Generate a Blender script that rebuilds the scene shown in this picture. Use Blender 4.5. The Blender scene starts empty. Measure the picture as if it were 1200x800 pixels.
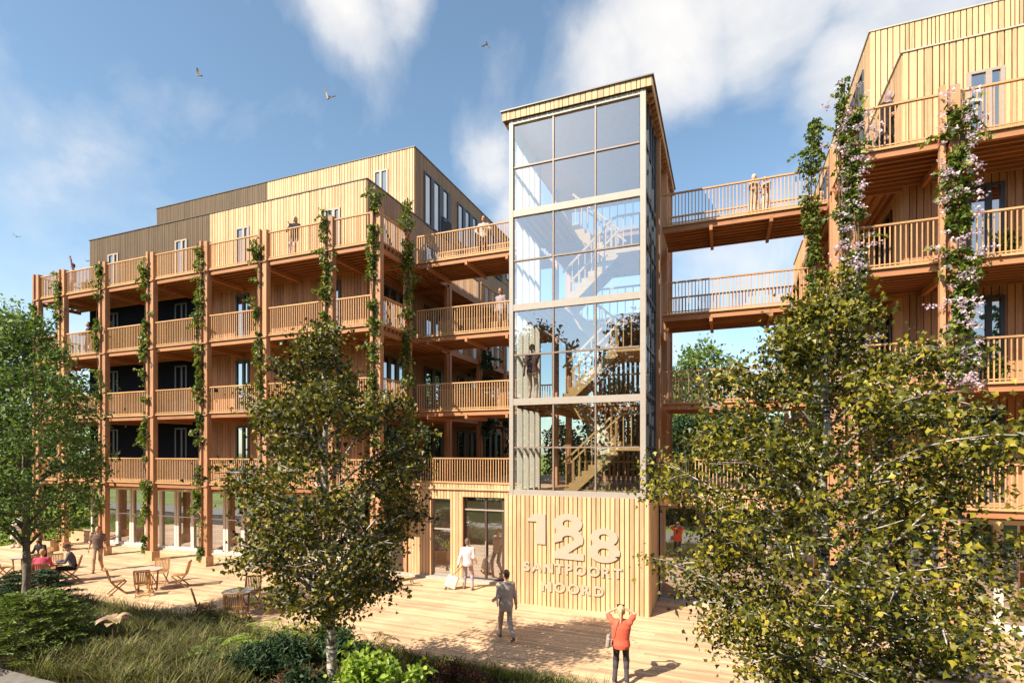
import bpy, math, random
import numpy as np
from mathutils import Vector, Matrix, Quaternion
S = bpy.context.scene
COL = S.collection
R = math.radians
PI = math.pi

# ------------------------------------------------------------------ objects
def tag(o, label=None, cat=None, group=None, kind=None):
    if label: o['label'] = label
    if cat: o['category'] = cat
    if group: o['group'] = group
    if kind: o['kind'] = kind
    return o
def empty(name, loc=(0, 0, 0), rz=0, label=None, cat=None, group=None):
    o = bpy.data.objects.new(name, None); COL.objects.link(o)
    o.location = loc; o.rotation_euler = (0, 0, rz); o.empty_display_size = .3
    return tag(o, label, cat, group)
def link(name, me, parent=None):
    o = bpy.data.objects.new(name, me); COL.objects.link(o)
    if parent is not None: o.parent = parent
    return o
def copy_tree(o, parent=None):
    c = o.copy(); COL.objects.link(c)
    if parent is not None: c.parent = parent
    for ch in list(o.children): copy_tree(ch, c)
    return c

class MB:
    """collects closed shapes; every face carries a material slot and a tone value"""
    def __init__(s): s.v = []; s.f = []; s.t = []; s.m = []
    def add(s, vs, fs, tone=.5, mi=0):
        b = len(s.v); s.v.extend([tuple(v) for v in vs])
        for f in fs: s.f.append(tuple(i + b for i in f)); s.t.append(tone); s.m.append(mi)
    def box(s, x0, x1, y0, y1, z0, z1, tone=None, mi=0):
        if x0 > x1: x0, x1 = x1, x0
        if y0 > y1: y0, y1 = y1, y0
        if tone is None: tone = random.random()
        s.add([(x0,y0,z0),(x1,y0,z0),(x1,y1,z0),(x0,y1,z0),(x0,y0,z1),(x1,y0,z1),(x1,y1,z1),(x0,y1,z1)],
              [(0,3,2,1),(4,5,6,7),(0,1,5,4),(1,2,6,5),(2,3,7,6),(3,0,4,7)], tone, mi)
    def beam(s, p, q, w, h, tone=None, mi=0, up=(0, 0, 1)):
        """rectangular bar from p to q, w wide sideways, h tall"""
        p = Vector(p); q = Vector(q); d = (q - p).normalized(); up = Vector(up)
        if abs(d.dot(up)) > .98: up = Vector((0, 1, 0))
        sd = d.cross(up).normalized(); u = sd.cross(d).normalized()
        if tone is None: tone = random.random()
        vs = []
        for c in (p, q):
            for a, b in ((-1,-1),(1,-1),(1,1),(-1,1)): vs.append(c + sd*(a*w/2) + u*(b*h/2))
        s.add(vs, [(0,1,2,3),(7,6,5,4),(0,4,5,1),(1,5,6,2),(2,6,7,3),(3,7,4,0)], tone, mi)
    def tube(s, pts, rs, n=7, tone=.5, mi=0, caps=True):
        pts = [Vector(p) for p in pts]
        if not hasattr(rs, '__len__'): rs = [rs]*len(pts)
        rings = []; ref = None
        for i, p in enumerate(pts):
            d = (pts[min(i+1, len(pts)-1)] - pts[max(i-1, 0)]).normalized()
            if ref is None: ref = Vector((1,0,0)) if abs(d.x) < .8 else Vector((0,1,0))
            a = d.cross(ref).normalized(); b = d.cross(a).normalized(); ref = b.cross(d)
            rings.append([p + (a*math.cos(k*2*PI/n) + b*math.sin(k*2*PI/n))*rs[i] for k in range(n)])
        vs = [v for r in rings for v in r]; fs = []
        for i in range(len(pts)-1):
            for k in range(n):
                k2 = (k+1) % n; fs.append((i*n+k, (i+1)*n+k, (i+1)*n+k2, i*n+k2))
        if caps: fs.append(tuple(range(n))); fs.append(tuple((len(pts)-1)*n + k for k in range(n-1, -1, -1)))
        s.add(vs, fs, tone, mi)
    def ell(s, c, r, rot=None, n=14, m=9, tone=.5, mi=0):
        vs = [(0,0,-1)]; fs = []
        for j in range(1, m):
            a = -PI/2 + PI*j/m
            for k in range(n): vs.append((math.cos(a)*math.cos(2*PI*k/n), math.cos(a)*math.sin(2*PI*k/n), math.sin(a)))
        vs.append((0,0,1)); top = len(vs)-1
        for k in range(n): fs.append((0, 1+(k+1)%n, 1+k))
        for j in range(m-2):
            for k in range(n):
                a = 1+j*n+k; b = 1+j*n+(k+1)%n; fs.append((a, b, b+n, a+n))
        for k in range(n): fs.append((1+(m-2)*n+k, 1+(m-2)*n+(k+1)%n, top))
        o = []
        for v in vs:
            w = Vector((v[0]*r[0], v[1]*r[1], v[2]*r[2]))
            if rot is not None: w = rot @ w
            o.append(w + Vector(c))
        s.add(o, fs, tone, mi)
    def cap(s, p, q, r0, r1, n=12, tone=.5, mi=0):
        """tapered capsule"""
        p = Vector(p); q = Vector(q); d = q - p; L = d.length
        if L < 1e-5: s.ell(p, (r0,)*3, tone=tone, mi=mi); return
        d /= L; pts = []; rs = []
        for a in (-80,-60,-35,0): pts.append(p + d*(math.sin(R(a))*r0)); rs.append(max(1e-3, math.cos(R(a))*r0))
        for a in (0,35,60,80): pts.append(q + d*(math.sin(R(a))*r1)); rs.append(max(1e-3, math.cos(R(a))*r1))
        s.tube(pts, rs, n, tone, mi)
    def loft(s, secs, n=18, tone=.5, mi=0):
        """secs: (cx,cy,cz,rx,ry) horizontal ellipses from bottom to top"""
        vs = []; fs = []
        for (x, y, z, a, b) in secs:
            for k in range(n): vs.append((x + a*math.cos(2*PI*k/n), y + b*math.sin(2*PI*k/n), z))
        for i in range(len(secs)-1):
            for k in range(n):
                k2 = (k+1) % n; fs.append((i*n+k, i*n+k2, (i+1)*n+k2, (i+1)*n+k))
        fs.append(tuple(range(n-1, -1, -1))); fs.append(tuple((len(secs)-1)*n+k for k in range(n)))
        s.add(vs, fs, tone, mi)
    def build(s, name, mats, parent=None, smooth=False):
        me = bpy.data.meshes.new(name)
        me.from_pydata([tuple(v) for v in s.v], [], s.f)
        if not isinstance(mats, (list, tuple)): mats = [mats]
        for m in mats: me.materials.append(m)
        a = me.attributes.new('tone', 'FLOAT', 'FACE'); a.data.foreach_set('value', s.t)
        if len(mats) > 1: me.polygons.foreach_set('material_index', s.m)
        if smooth: me.polygons.foreach_set('use_smooth', [True]*len(me.polygons))
        me.update()
        return link(name, me, parent)

def np_mesh(name, V, F, tones, mat, parent=None, smooth=False):
    """V (n,3), F (m,k) all faces with k corners, tones (m,)"""
    me = bpy.data.meshes.new(name); V = np.asarray(V, np.float32); F = np.asarray(F, np.int32); m, k = F.shape
    me.vertices.add(len(V)); me.vertices.foreach_set('co', V.ravel())
    me.loops.add(m*k); me.loops.foreach_set('vertex_index', F.ravel())
    me.polygons.add(m); me.polygons.foreach_set('loop_start', np.arange(0, m*k, k, dtype=np.int32))
    me.materials.append(mat)
    a = me.attributes.new('tone', 'FLOAT', 'FACE'); a.data.foreach_set('value', np.asarray(tones, np.float32))
    me.update(calc_edges=True); me.validate()
    if smooth: me.polygons.foreach_set('use_smooth', [True]*m)
    return link(name, me, parent)

# ------------------------------------------------------------------ materials
def newmat(name):
    m = bpy.data.materials.new(name); m.use_nodes = True; nt = m.node_tree; nt.nodes.clear()
    out = nt.nodes.new('ShaderNodeOutputMaterial'); return m, nt, out
def N(nt, typ, **kw):
    n = nt.nodes.new('ShaderNode' + typ)
    for k, v in kw.items():
        if k in n.inputs.keys(): n.inputs[k].default_value = v
        else: setattr(n, k, v)
    return n
def L(nt, a, b): nt.links.new(a, b)
def ramp(nt, stops, interp='LINEAR'):
    n = nt.nodes.new('ShaderNodeValToRGB'); cr = n.color_ramp; cr.interpolation = interp
    while len(cr.elements) > 1: cr.elements.remove(cr.elements[-1])
    cr.elements[0].position = stops[0][0]; cr.elements[0].color = (*stops[0][1], 1)
    for p, c in stops[1:]:
        e = cr.elements.new(p); e.color = (*c, 1)
    return n
def wood(name, base, grain='Z', rough=.6, var=.35, knots=True, dirt=.15):
    """timber: per-board tone, streaky grain along one axis, scattered knots, weathering"""
    m, nt, out = newmat(name)
    b = N(nt, 'BsdfPrincipled', Roughness=rough); b.inputs['Specular IOR Level'].default_value = .3
    tc = N(nt, 'TexCoord'); mp = N(nt, 'Mapping'); sc = {'Z': (14,14,.9), 'X': (.9,14,14), 'Y': (14,.9,14)}[grain]
    mp.inputs['Scale'].default_value = sc; L(nt, tc.outputs['Object'], mp.inputs[0])
    at = N(nt, 'Attribute'); at.attribute_name = 'tone'
    ad = N(nt, 'VectorMath', operation='MULTIPLY_ADD'); cm = N(nt, 'CombineXYZ')
    for i in range(3): L(nt, at.outputs['Fac'], cm.inputs[i])
    ad.inputs[1].default_value = (37, 53, 19); L(nt, cm.outputs[0], ad.inputs[0]); L(nt, mp.outputs[0], ad.inputs[2])
    nz = N(nt, 'TexNoise', Scale=1.6, Detail=5.0, Roughness=.6, Distortion=.6); L(nt, ad.outputs[0], nz.inputs['Vector'])
    lo = tuple(c*(1-var) for c in base); hi = tuple(min(.95, c*(1+var*.55)) for c in base)
    rp = ramp(nt, [(.3, lo), (.5, base), (.7, hi)]); 
    mixv = N(nt, 'Math', operation='MULTIPLY_ADD'); mixv.inputs[1].default_value = .38; L(nt, at.outputs['Fac'], mixv.inputs[0])
    sub = N(nt, 'Math', operation='SUBTRACT'); sub.inputs[1].default_value = .19; L(nt, nz.outputs['Fac'], sub.inputs[0]); L(nt, sub.outputs[0], mixv.inputs[2])
    L(nt, mixv.outputs[0], rp.inputs[0]); col = rp.outputs[0]
    if knots:
        mk = N(nt, 'Mapping'); ks = {'Z': (9,9,2.2), 'X': (2.2,9,9), 'Y': (9,2.2,9)}[grain]; mk.inputs['Scale'].default_value = ks
        L(nt, tc.outputs['Object'], mk.inputs[0])
        vo = N(nt, 'TexVoronoi', Scale=1.0); L(nt, mk.outputs[0], vo.inputs['Vector'])
        kr = ramp(nt, [(.0, (.35,.25,.18)), (.1, (1,1,1))]); L(nt, vo.outputs['Distance'], kr.inputs[0])
        mx = N(nt, 'MixRGB', blend_type='MULTIPLY', Fac=.7); L(nt, col, mx.inputs[1]); L(nt, kr.outputs[0], mx.inputs[2]); col = mx.outputs[0]
    if dirt:
        n2 = N(nt, 'TexNoise', Scale=.7, Detail=4.0); L(nt, tc.outputs['Object'], n2.inputs['Vector'])
        dr = ramp(nt, [(.35, (1-dirt,)*3), (.65, (1,1,1))]); L(nt, n2.outputs['Fac'], dr.inputs[0])
        mx = N(nt, 'MixRGB', blend_type='MULTIPLY', Fac=1.0); L(nt, col, mx.inputs[1]); L(nt, dr.outputs[0], mx.inputs[2]); col = mx.outputs[0]
    L(nt, col, b.inputs['Base Color'])
    bp = N(nt, 'Bump', Strength=.25, Distance=.004); L(nt, nz.outputs['Fac'], bp.inputs['Height']); L(nt, bp.outputs[0], b.inputs['Normal'])
    L(nt, b.outputs[0], out.inputs[0]); return m
def plain(name, col, rough=.5, metal=0, noise=.12, scale=6, bump=0, spec=.5):
    m, nt, out = newmat(name); b = N(nt, 'BsdfPrincipled', Roughness=rough, Metallic=metal); b.inputs['Specular IOR Level'].default_value = spec
    tc = N(nt, 'TexCoord'); nz = N(nt, 'TexNoise', Scale=scale, Detail=4.0); L(nt, tc.outputs['Object'], nz.inputs['Vector'])
    rp = ramp(nt, [(.3, tuple(c*(1-noise) for c in col)), (.7, tuple(min(1, c*(1+noise)) for c in col))])
    L(nt, nz.outputs['Fac'], rp.inputs[0]); L(nt, rp.outputs[0], b.inputs['Base Color'])
    if bump:
        bp = N(nt, 'Bump', Strength=bump, Distance=.02); L(nt, nz.outputs['Fac'], bp.inputs['Height']); L(nt, bp.outputs[0], b.inputs['Normal'])
    L(nt, b.outputs[0], out.inputs[0]); return m
def leafmat(name, stops, trans=.3, rough=.5, tcol=None):
    m, nt, out = newmat(name); at = N(nt, 'Attribute'); at.attribute_name = 'tone'
    rp = ramp(nt, stops); L(nt, at.outputs['Fac'], rp.inputs[0])
    b = N(nt, 'BsdfPrincipled', Roughness=rough); b.inputs['Specular IOR Level'].default_value = .35
    tr = N(nt, 'BsdfTranslucent'); hs = N(nt, 'HueSaturation', Saturation=1.15, Value=1.3)
    L(nt, rp.outputs[0], b.inputs['Base Color']); L(nt, rp.outputs[0], hs.inputs['Color']); L(nt, hs.outputs[0], tr.inputs[0])
    mx = N(nt, 'MixShader', Fac=trans); L(nt, b.outputs[0], mx.inputs[1]); L(nt, tr.outputs[0], mx.inputs[2]); L(nt, mx.outputs[0], out.inputs[0])
    return m
def glass_dark(name, fac=.5, col=(.02,.022,.025), tint=(.93,.96,1)):
    """coated window glass over a dim room"""
    m, nt, out = newmat(name); d = N(nt, 'BsdfDiffuse'); d.inputs[0].default_value = (*col, 1)
    g = N(nt, 'BsdfGlossy', Roughness=.015); g.inputs[0].default_value = (*tint, 1)
    tc = N(nt, 'TexCoord'); nz = N(nt, 'TexNoise', Scale=.8, Detail=1.0); L(nt, tc.outputs['Object'], nz.inputs['Vector'])
    bp = N(nt, 'Bump', Strength=.04, Distance=.05); L(nt, nz.outputs['Fac'], bp.inputs['Height']); L(nt, bp.outputs[0], g.inputs['Normal'])
    lw = N(nt, 'LayerWeight', Blend=.3); ma = N(nt, 'Math', operation='MULTIPLY_ADD', use_clamp=True); ma.inputs[1].default_value = .5; ma.inputs[2].default_value = fac
    L(nt, lw.outputs['Fresnel'], ma.inputs[0])
    mx = N(nt, 'MixShader'); L(nt, ma.outputs[0], mx.inputs[0]); L(nt, d.outputs[0], mx.inputs[1]); L(nt, g.outputs[0], mx.inputs[2]); L(nt, mx.outputs[0], out.inputs[0]); return m
def glass_clear(name, fac=.3, tint=(.96,.98,.98)):
    m, nt, out = newmat(name); d = N(nt, 'BsdfTransparent'); d.inputs[0].default_value = (*tint, 1)
    g = N(nt, 'BsdfGlossy', Roughness=.005); g.inputs[0].default_value = (.95,.97,1,1)
    lw = N(nt, 'LayerWeight', Blend=.3); ma = N(nt, 'Math', operation='MULTIPLY_ADD', use_clamp=True); ma.inputs[1].default_value = .5; ma.inputs[2].default_value = fac
    L(nt, lw.outputs['Fresnel'], ma.inputs[0])
    ge = N(nt, 'NewGeometry'); iv = N(nt, 'Math', operation='SUBTRACT'); iv.inputs[0].default_value = 1; L(nt, ge.outputs['Backfacing'], iv.inputs[1])   # coating sits on the outer faces only
    mu = N(nt, 'Math', operation='MULTIPLY'); L(nt, ma.outputs[0], mu.inputs[0]); L(nt, iv.outputs[0], mu.inputs[1])
    mx = N(nt, 'MixShader'); L(nt, mu.outputs[0], mx.inputs[0]); L(nt, d.outputs[0], mx.inputs[1]); L(nt, g.outputs[0], mx.inputs[2]); L(nt, mx.outputs[0], out.inputs[0]); return m

M = {}
M['clad'] = wood('pine_cladding', (.67,.43,.235), var=.24)
M['clad_red'] = wood('shaded_pine_cladding', (.51,.265,.145), var=.3)  # same pine, with gallery shade and warm bounce put into the colour
M['clad_in'] = wood('larch_soffit', (.46,.19,.08), 'X', var=.25)
M['brown'] = wood('brown_cladding', (.125,.078,.040), var=.22, knots=False)
M['side'] = wood('fine_shaded_side_cladding', (.37,.205,.115), var=.2, knots=False)  # shaded copy of the side cladding, darkened for the turned-away flank
M['side_sunlit'] = wood('fine_sunlit_side_cladding', (.66,.41,.205), var=.2, knots=False)  # sunlit copy of the side cladding, its light in the colour
M['post'] = wood('larch_post', (.51,.26,.135), var=.25)
M['beamx'] = wood('larch_beam', (.44,.195,.09), 'X', var=.25)
M['beamy'] = wood('larch_cross_beam', (.44,.195,.09), 'Y', var=.25)
M['rail'] = wood('larch_railing', (.58,.33,.155), 'X', var=.2, knots=False)
M['decking'] = wood('terrace_decking', (.68,.45,.27), 'X', var=.3, rough=.7, dirt=.22)
M['stair'] = wood('stair_timber', (.68,.42,.18), 'X', var=.2)
M['garden'] = wood('garden_teak', (.44,.235,.095), 'Z', var=.35, knots=False)
M['navy'] = plain('navy_render', (.006,.008,.018), .85, noise=.15, spec=.1)
M['groove'] = plain('dark_membrane', (.05,.03,.02), .9)
M['grooveb'] = plain('brown_membrane', (.09,.055,.028), .9)
M['coping'] = plain('dark_coping', (.10,.075,.06), .4)
M['copingl'] = plain('pale_coping', (.5,.43,.36), .45)
M['steel'] = plain('cream_steel_frame', (.36,.31,.262), .45, noise=.05)
M['mull'] = plain('brown_grey_mullion', (.25,.18,.14), .4, noise=.05)
M['wframe'] = plain('taupe_window_frame', (.36,.29,.24), .5, noise=.05)
M['dframe'] = plain('slate_window_frame', (.045,.05,.068), .45, noise=.05)
M['bframe'] = plain('dark_brown_window_frame', (.07,.045,.04), .45, noise=.05)
M['shopframe'] = plain('white_shop_frame', (.70,.61,.52), .5, noise=.05)
M['fin'] = plain('pale_tower_fin', (.66,.59,.50), .5, noise=.05)
M['kerb'] = plain('concrete_kerb', (.42,.38,.33), .8, noise=.2, scale=9)
M['letters'] = plain('pale_letters', (.46,.37,.28), .5, noise=.03)
M['roofing'] = plain('grey_roofing', (.12,.11,.10), .9)
M['gl'] = glass_dark('window_glass', .42)
M['glstore'] = glass_dark('shop_glass', .50, col=(.06,.04,.025))
M['gltower'] = glass_clear('tower_glass', .33)
M['glside'] = glass_clear('tower_side_glass', .18)
M['planter'] = plain('planter_timber', (.55,.33,.18), .7, noise=.15)
M['soil'] = plain('dark_soil', (.035,.024,.016), .95, noise=.4, scale=20, bump=.8)
# ------------------------------------------------------------------ world, sun, camera
SUN_EL, SUN_AZ = 42.0, 30.0          # the light travels towards +X/+Y, 30 degrees off +Y
w = bpy.data.worlds.new('World'); S.world = w; w.use_nodes = True; nt = w.node_tree; nt.nodes.clear()
wo = nt.nodes.new('ShaderNodeOutputWorld'); bg = N(nt, 'Background', Strength=.10)
sky = N(nt, 'TexSky', sky_type='NISHITA'); sky.sun_disc = False; sky.sun_elevation = R(SUN_EL); sky.sun_rotation = R(180 + SUN_AZ)
sky.air_density = 1.0; sky.dust_density = .6; sky.ozone_density = 1.0; sky.altitude = 20
tc = N(nt, 'TexCoord')
hs_ = N(nt, 'HueSaturation', Saturation=.93, Value=1.1); L(nt, sky.outputs[0], hs_.inputs['Color']); hz = N(nt, 'MixRGB', blend_type='MULTIPLY', Fac=1.0); hz.inputs[2].default_value = (.90, 1.02, 1.0, 1); L(nt, hs_.outputs[0], hz.inputs[1])
# clouds: drifting noise gathered around a few bearings
nrm = N(nt, 'VectorMath', operation='NORMALIZE'); L(nt, tc.outputs['Generated'], nrm.inputs[0])
nz = N(nt, 'TexNoise', Scale=4.2, Detail=9.0, Roughness=.56, Distortion=.25); L(nt, nrm.outputs[0], nz.inputs['Vector'])
acc = None
for d, r_, a in (((-.50,.62,.64), .085, .9), ((-.43,.65,.665), .08, .75), ((-.057,.803,.594), .15, 1.0), ((.06,.80,.60), .15, 1.1), ((.149,.838,.526), .11, 1.0), ((-.16,.80,.58), .09, .8), ((.2,.80,.60), .16, 1.0), ((-.373,.808,.456), .08, .72), ((-.34,.85,.40), .07, .6),
                 ((-.835,.442,.328), .26, .40), ((-.76,.55,.20), .3, .36), ((-.9,.3,.25), .3, .4), ((.0,.97,.2), .3, .45), ((.55,.75,.45), .3, .8), ((.3,-.8,.5), .5, .75), ((-.5,-.7,.45), .4, .7), ((.8,-.3,.4), .4, .6)):
    v = Vector(d).normalized()
    dt = N(nt, 'VectorMath', operation='DISTANCE'); dt.inputs[1].default_value = v; L(nt, nrm.outputs[0], dt.inputs[0])
    mr = N(nt, 'MapRange', interpolation_type='SMOOTHSTEP'); mr.inputs[1].default_value = r_*1.25; mr.inputs[2].default_value = 0; mr.inputs[3].default_value = 0; mr.inputs[4].default_value = a
    L(nt, dt.outputs['Value'], mr.inputs[0])
    if acc is None: acc = mr.outputs[0]
    else:
        mx = N(nt, 'Math', operation='MAXIMUM'); L(nt, acc, mx.inputs[0]); L(nt, mr.outputs[0], mx.inputs[1]); acc = mx.outputs[0]
sm = N(nt, 'Math', operation='MULTIPLY_ADD'); sm.inputs[1].default_value = .42; L(nt, acc, sm.inputs[0]); L(nt, nz.outputs['Fac'], sm.inputs[2])
cr = ramp(nt, [(.54, (0,0,0)), (.66, (.22,.22,.22)), (.78, (.62,.62,.62)), (.95, (.95,.95,.95))]); L(nt, sm.outputs[0], cr.inputs[0])
n2 = N(nt, 'TexNoise', Scale=9.0, Detail=5.0); L(nt, nrm.outputs[0], n2.inputs['Vector'])
cc = ramp(nt, [(.3, (4.7,4.7,4.7)), (.7, (5.7,5.5,5.3))]); L(nt, n2.outputs['Fac'], cc.inputs[0])
mix = N(nt, 'MixRGB'); L(nt, cr.outputs[0], mix.inputs[0]); L(nt, hz.outputs[0], mix.inputs[1]); L(nt, cc.outputs[0], mix.inputs[2])
L(nt, mix.outputs[0], bg.inputs[0]); L(nt, bg.outputs[0], wo.inputs[0])
# sun
sd = bpy.data.lights.new('sun', 'SUN'); sd.energy = 4.8; sd.angle = R(.5); sd.color = (1, .89, .73)
so = bpy.data.objects.new('sun', sd); COL.objects.link(so); so.location = (-20, -35, 40)
dv = Vector((math.sin(R(SUN_AZ))*math.cos(R(SUN_EL)), math.cos(R(SUN_AZ))*math.cos(R(SUN_EL)), -math.sin(R(SUN_EL))))
so.rotation_euler = dv.to_track_quat('-Z', 'Y').to_euler()
# camera
cd = bpy.data.cameras.new('camera'); cam = bpy.data.objects.new('camera', cd); COL.objects.link(cam); S.camera = cam
cam.location = (0, 0, 4.8); cam.rotation_euler = (R(90), 0, R(21.6)); cd.sensor_width = 36; cd.lens = 18.96; cd.shift_y = .1075
cd.clip_start = .1; cd.clip_end = 2000
S.view_settings.view_transform = 'Standard'; S.view_settings.look = 'None'; S.view_settings.gamma = 1; S.view_settings.exposure = .98
S.cycles.max_bounces = 8; S.cycles.transparent_max_bounces = 16; S.cycles.diffuse_bounces = 4; S.cycles.glossy_bounces = 4
S.cycles.sample_clamp_indirect = 6; S.cycles.caustics_reflective = False

# ------------------------------------------------------------------ setting
random.seed(3)
def sheet(name, x0, x1, y0, y1, z, mat):
    me = bpy.data.meshes.new(name); me.from_pydata([(x0,y0,z),(x1,y0,z),(x1,y1,z),(x0,y1,z)], [], [(0,1,2,3)]); me.materials.append(mat)
    return tag(link(name, me), kind='structure')
m, nt, out = newmat('lawn_grass'); b = N(nt, 'BsdfPrincipled', Roughness=.9); tc = N(nt, 'TexCoord')
n1 = N(nt, 'TexNoise', Scale=.35, Detail=6.0); n2 = N(nt, 'TexNoise', Scale=28.0, Detail=3.0); L(nt, tc.outputs['Object'], n1.inputs['Vector']); L(nt, tc.outputs['Object'], n2.inputs['Vector'])
r1 = ramp(nt, [(.3, (.14,.20,.02)), (.55, (.25,.32,.03)), (.75, (.33,.38,.05))]); r2 = ramp(nt, [(.3, (.55,.55,.55)), (.7, (1,1,1))])
L(nt, n1.outputs['Fac'], r1.inputs[0]); L(nt, n2.outputs['Fac'], r2.inputs[0]); mx = N(nt, 'MixRGB', blend_type='MULTIPLY', Fac=1.0)
L(nt, r1.outputs[0], mx.inputs[1]); L(nt, r2.outputs[0], mx.inputs[2]); L(nt, mx.outputs[0], b.inputs['Base Color'])
bp = N(nt, 'Bump', Strength=.6, Distance=.05); L(nt, n2.outputs['Fac'], bp.inputs['Height']); L(nt, bp.outputs[0], b.inputs['Normal']); L(nt, b.outputs[0], out.inputs[0])
M['lawn'] = m
sheet('lawn', -900, 900, -900, 900, -.12, M['lawn'])
sheet('planting_soil', -45, 22, 6.95, 11.02, -.05, M['soil'])
M['path'] = plain('grey_path', (.19,.17,.15), .85, noise=.2, scale=5, bump=.2)
mb = MB(); mb.box(-60, 30, 3.2, 6.95, -.15, 0, .5); tag(mb.build('path', M['path']), kind='structure')
# terrace: real boards laid along the facade
mb = MB(); y = 11.02
while y < 26:
    x = -34.2 - random.random()*.02
    while x < 16:
        ln = random.uniform(2.6, 4.8)
        mb.box(x, min(x+ln, 16.2)-.006, y, y+.126, -.035, random.uniform(-.002, .003)); x += ln
    y += .145
tag(mb.build('wooden_terrace', M['decking']), kind='structure')
mb = MB(); mb.box(-34.25, 16.2, 10.98, 26.1, -.11, -.037); tag(mb.build('terrace_joists', M['groove']), kind='structure')

# ------------------------------------------------------------------ building kit
LV = [3.45, 6.45, 9.45, 12.45]       # gallery floors
def clad(mb, axis, fix, sgn, a0, a1, z0, z1, holes=(), pitch=.15, gap=.022, th=.03, uneven=False, mi=0):
    """vertical boards on a wall running along axis ('x' or 'y'), outer face towards sgn"""
    cuts = []; a = a0
    while a < a1 - 1e-4:
        wd = pitch*(random.choice((.7, 1, 1, 1.25)) if uneven else 1); cuts.append((a, min(a + wd - gap, a1))); a += wd
    edges = sorted({e for h in holes for e in h[:2]})
    for (p, q) in cuts:
        segs = [p] + [e for e in edges if p < e < q] + [q]
        tone = random.random(); t = th*random.uniform(.85, 1.15)
        for s0, s1 in zip(segs[:-1], segs[1:]):
            c = (s0+s1)/2; zz = [(z0, z1)]
            for h in holes:
                if h[0] < c < h[1]:
                    nz = []
                    for (u0, u1) in zz:
                        if h[2] > u0: nz.append((u0, min(u1, h[2])))
                        if h[3] < u1: nz.append((max(u0, h[3]), u1))
                    zz = [k for k in nz if k[1]-k[0] > .01]
            for (u0, u1) in zz:
                if axis == 'x': mb.box(s0, s1, fix, fix+sgn*t, u0, u1, tone, mi)
                else: mb.box(fix, fix+sgn*t, s0, s1, u0, u1, tone, mi)
def window(parent, axis, fix, sgn, a0, a1, z0, z1, lights, fm, gm, name='window', fw=.07, transom=None, depth=.07, label=None):
    """frame with several lights; lights = list of (from, to) fractions of the width"""
    f = MB(); g = MB(); y0 = fix + sgn*.002; y1 = fix + sgn*depth; yg = fix + sgn*.02; W_ = a1-a0
    def bx(m_, p, q, u, v, d0, d1, t=.5):
        if axis == 'x': m_.box(p, q, d0, d1, u, v, t)
        else: m_.box(d0, d1, p, q, u, v, t)
    bx(f, a0, a1, z1-fw, z1, y0, y1); bx(f, a0, a1, z0, z0+fw, y0, y1)
    xs = [a0]
    for (p, q) in lights: xs += [a0 + p*W_, a0 + q*W_]
    xs.append(a1)
    for i in range(0, len(xs), 2):
        if xs[i+1]-xs[i] > .002: bx(f, xs[i], xs[i+1], z0+fw, z1-fw, y0, y1)
    for (p, q) in lights:
        p, q = a0+p*W_, a0+q*W_
        if transom: bx(f, p, q, transom-.025, transom+.025, y0, y1 - sgn*.01)
        bx(g, p, q, z0+fw, z1-fw, fix+sgn*.004, yg)
    o = f.build(name, fm, parent); g.build('pane', gm, o)
    if label: o['label'] = label
    return o
def railing(parent, p, q, z, h=1.05, pitch=.105, name='railing'):
    """rail from p to q (xy) standing on height z"""
    mb = MB(); p = Vector((*p, 0)); q = Vector((*q, 0)); d = q-p; Ln = d.length; d /= Ln
    mb.beam(p+Vector((0,0,z+h)), q+Vector((0,0,z+h)), .075, .045)
    mb.beam(p+Vector((0,0,z+.06)), q+Vector((0,0,z+.06)), .035, .03)
    n = max(2, int(Ln/pitch))
    for i in range(n+1):
        c = p + d*(Ln*i/n); c.z = 0
        mb.beam(c+Vector((0,0,z-.06)), c+Vector((0,0,z+h-.02)), .026, .026, up=(d.y, -d.x, 0) if abs(d.z) < .9 else (0,0,1))
    return mb.build(name, M['rail'], parent)
def deck(parent, x0, x1, y0, y1, z, along='x', beams=(), name='gallery_deck', edge=('y0',)):
    """timber gallery floor: boards, joists along the facade, cross beams"""
    mb = MB()
    t = MB(); a = y0 if along == 'x' else x0; e = y1 if along == 'x' else x1
    while a < e-.02:
        b_ = min(a+.12, e)
        if along == 'x': t.box(x0, x1, a, b_-.008, z-.035, z)
        else: t.box(a, b_-.008, y0, y1, z-.035, z)
        a += .12
    a = (y0 if along == 'x' else x0)+.14
    while a < e-.1:
        if along == 'x': mb.box(x0+.02, x1-.02, a, a+.06, z-.2, z-.037)
        else: mb.box(a, a+.06, y0+.02, y1-.02, z-.2, z-.037)
        a += .26
    if along == 'x': mb.box(x0, x1, y0+.02, y0+.08, z-.23, z-.037); t.box(x0, x1, y0-.045, y0-.001, z-.05, z+.003)
    if along == 'x': mb.box(x0, x1, y1-.07, y1-.01, z-.25, z-.037)
    if along == 'y' :
        mb.box(x0-.03, x0+.03, y0, y1, z-.25, z-.037); mb.box(x1-.03, x1+.03, y0, y1, z-.25, z-.037)
    for bm in beams:
        if along == 'x': mb.box(bm-.05, bm+.05, y0-.06, y1-.02, z-.36, z-.202)
        else: mb.box(x0-.06, x1+.02, bm-.05, bm+.05, z-.36, z-.202)
    o = t.build(name, M['rail'], parent)
    mb.build('joist_frame', M['beamx'] if along == 'x' else M['beamy'], o)
    return o
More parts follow.
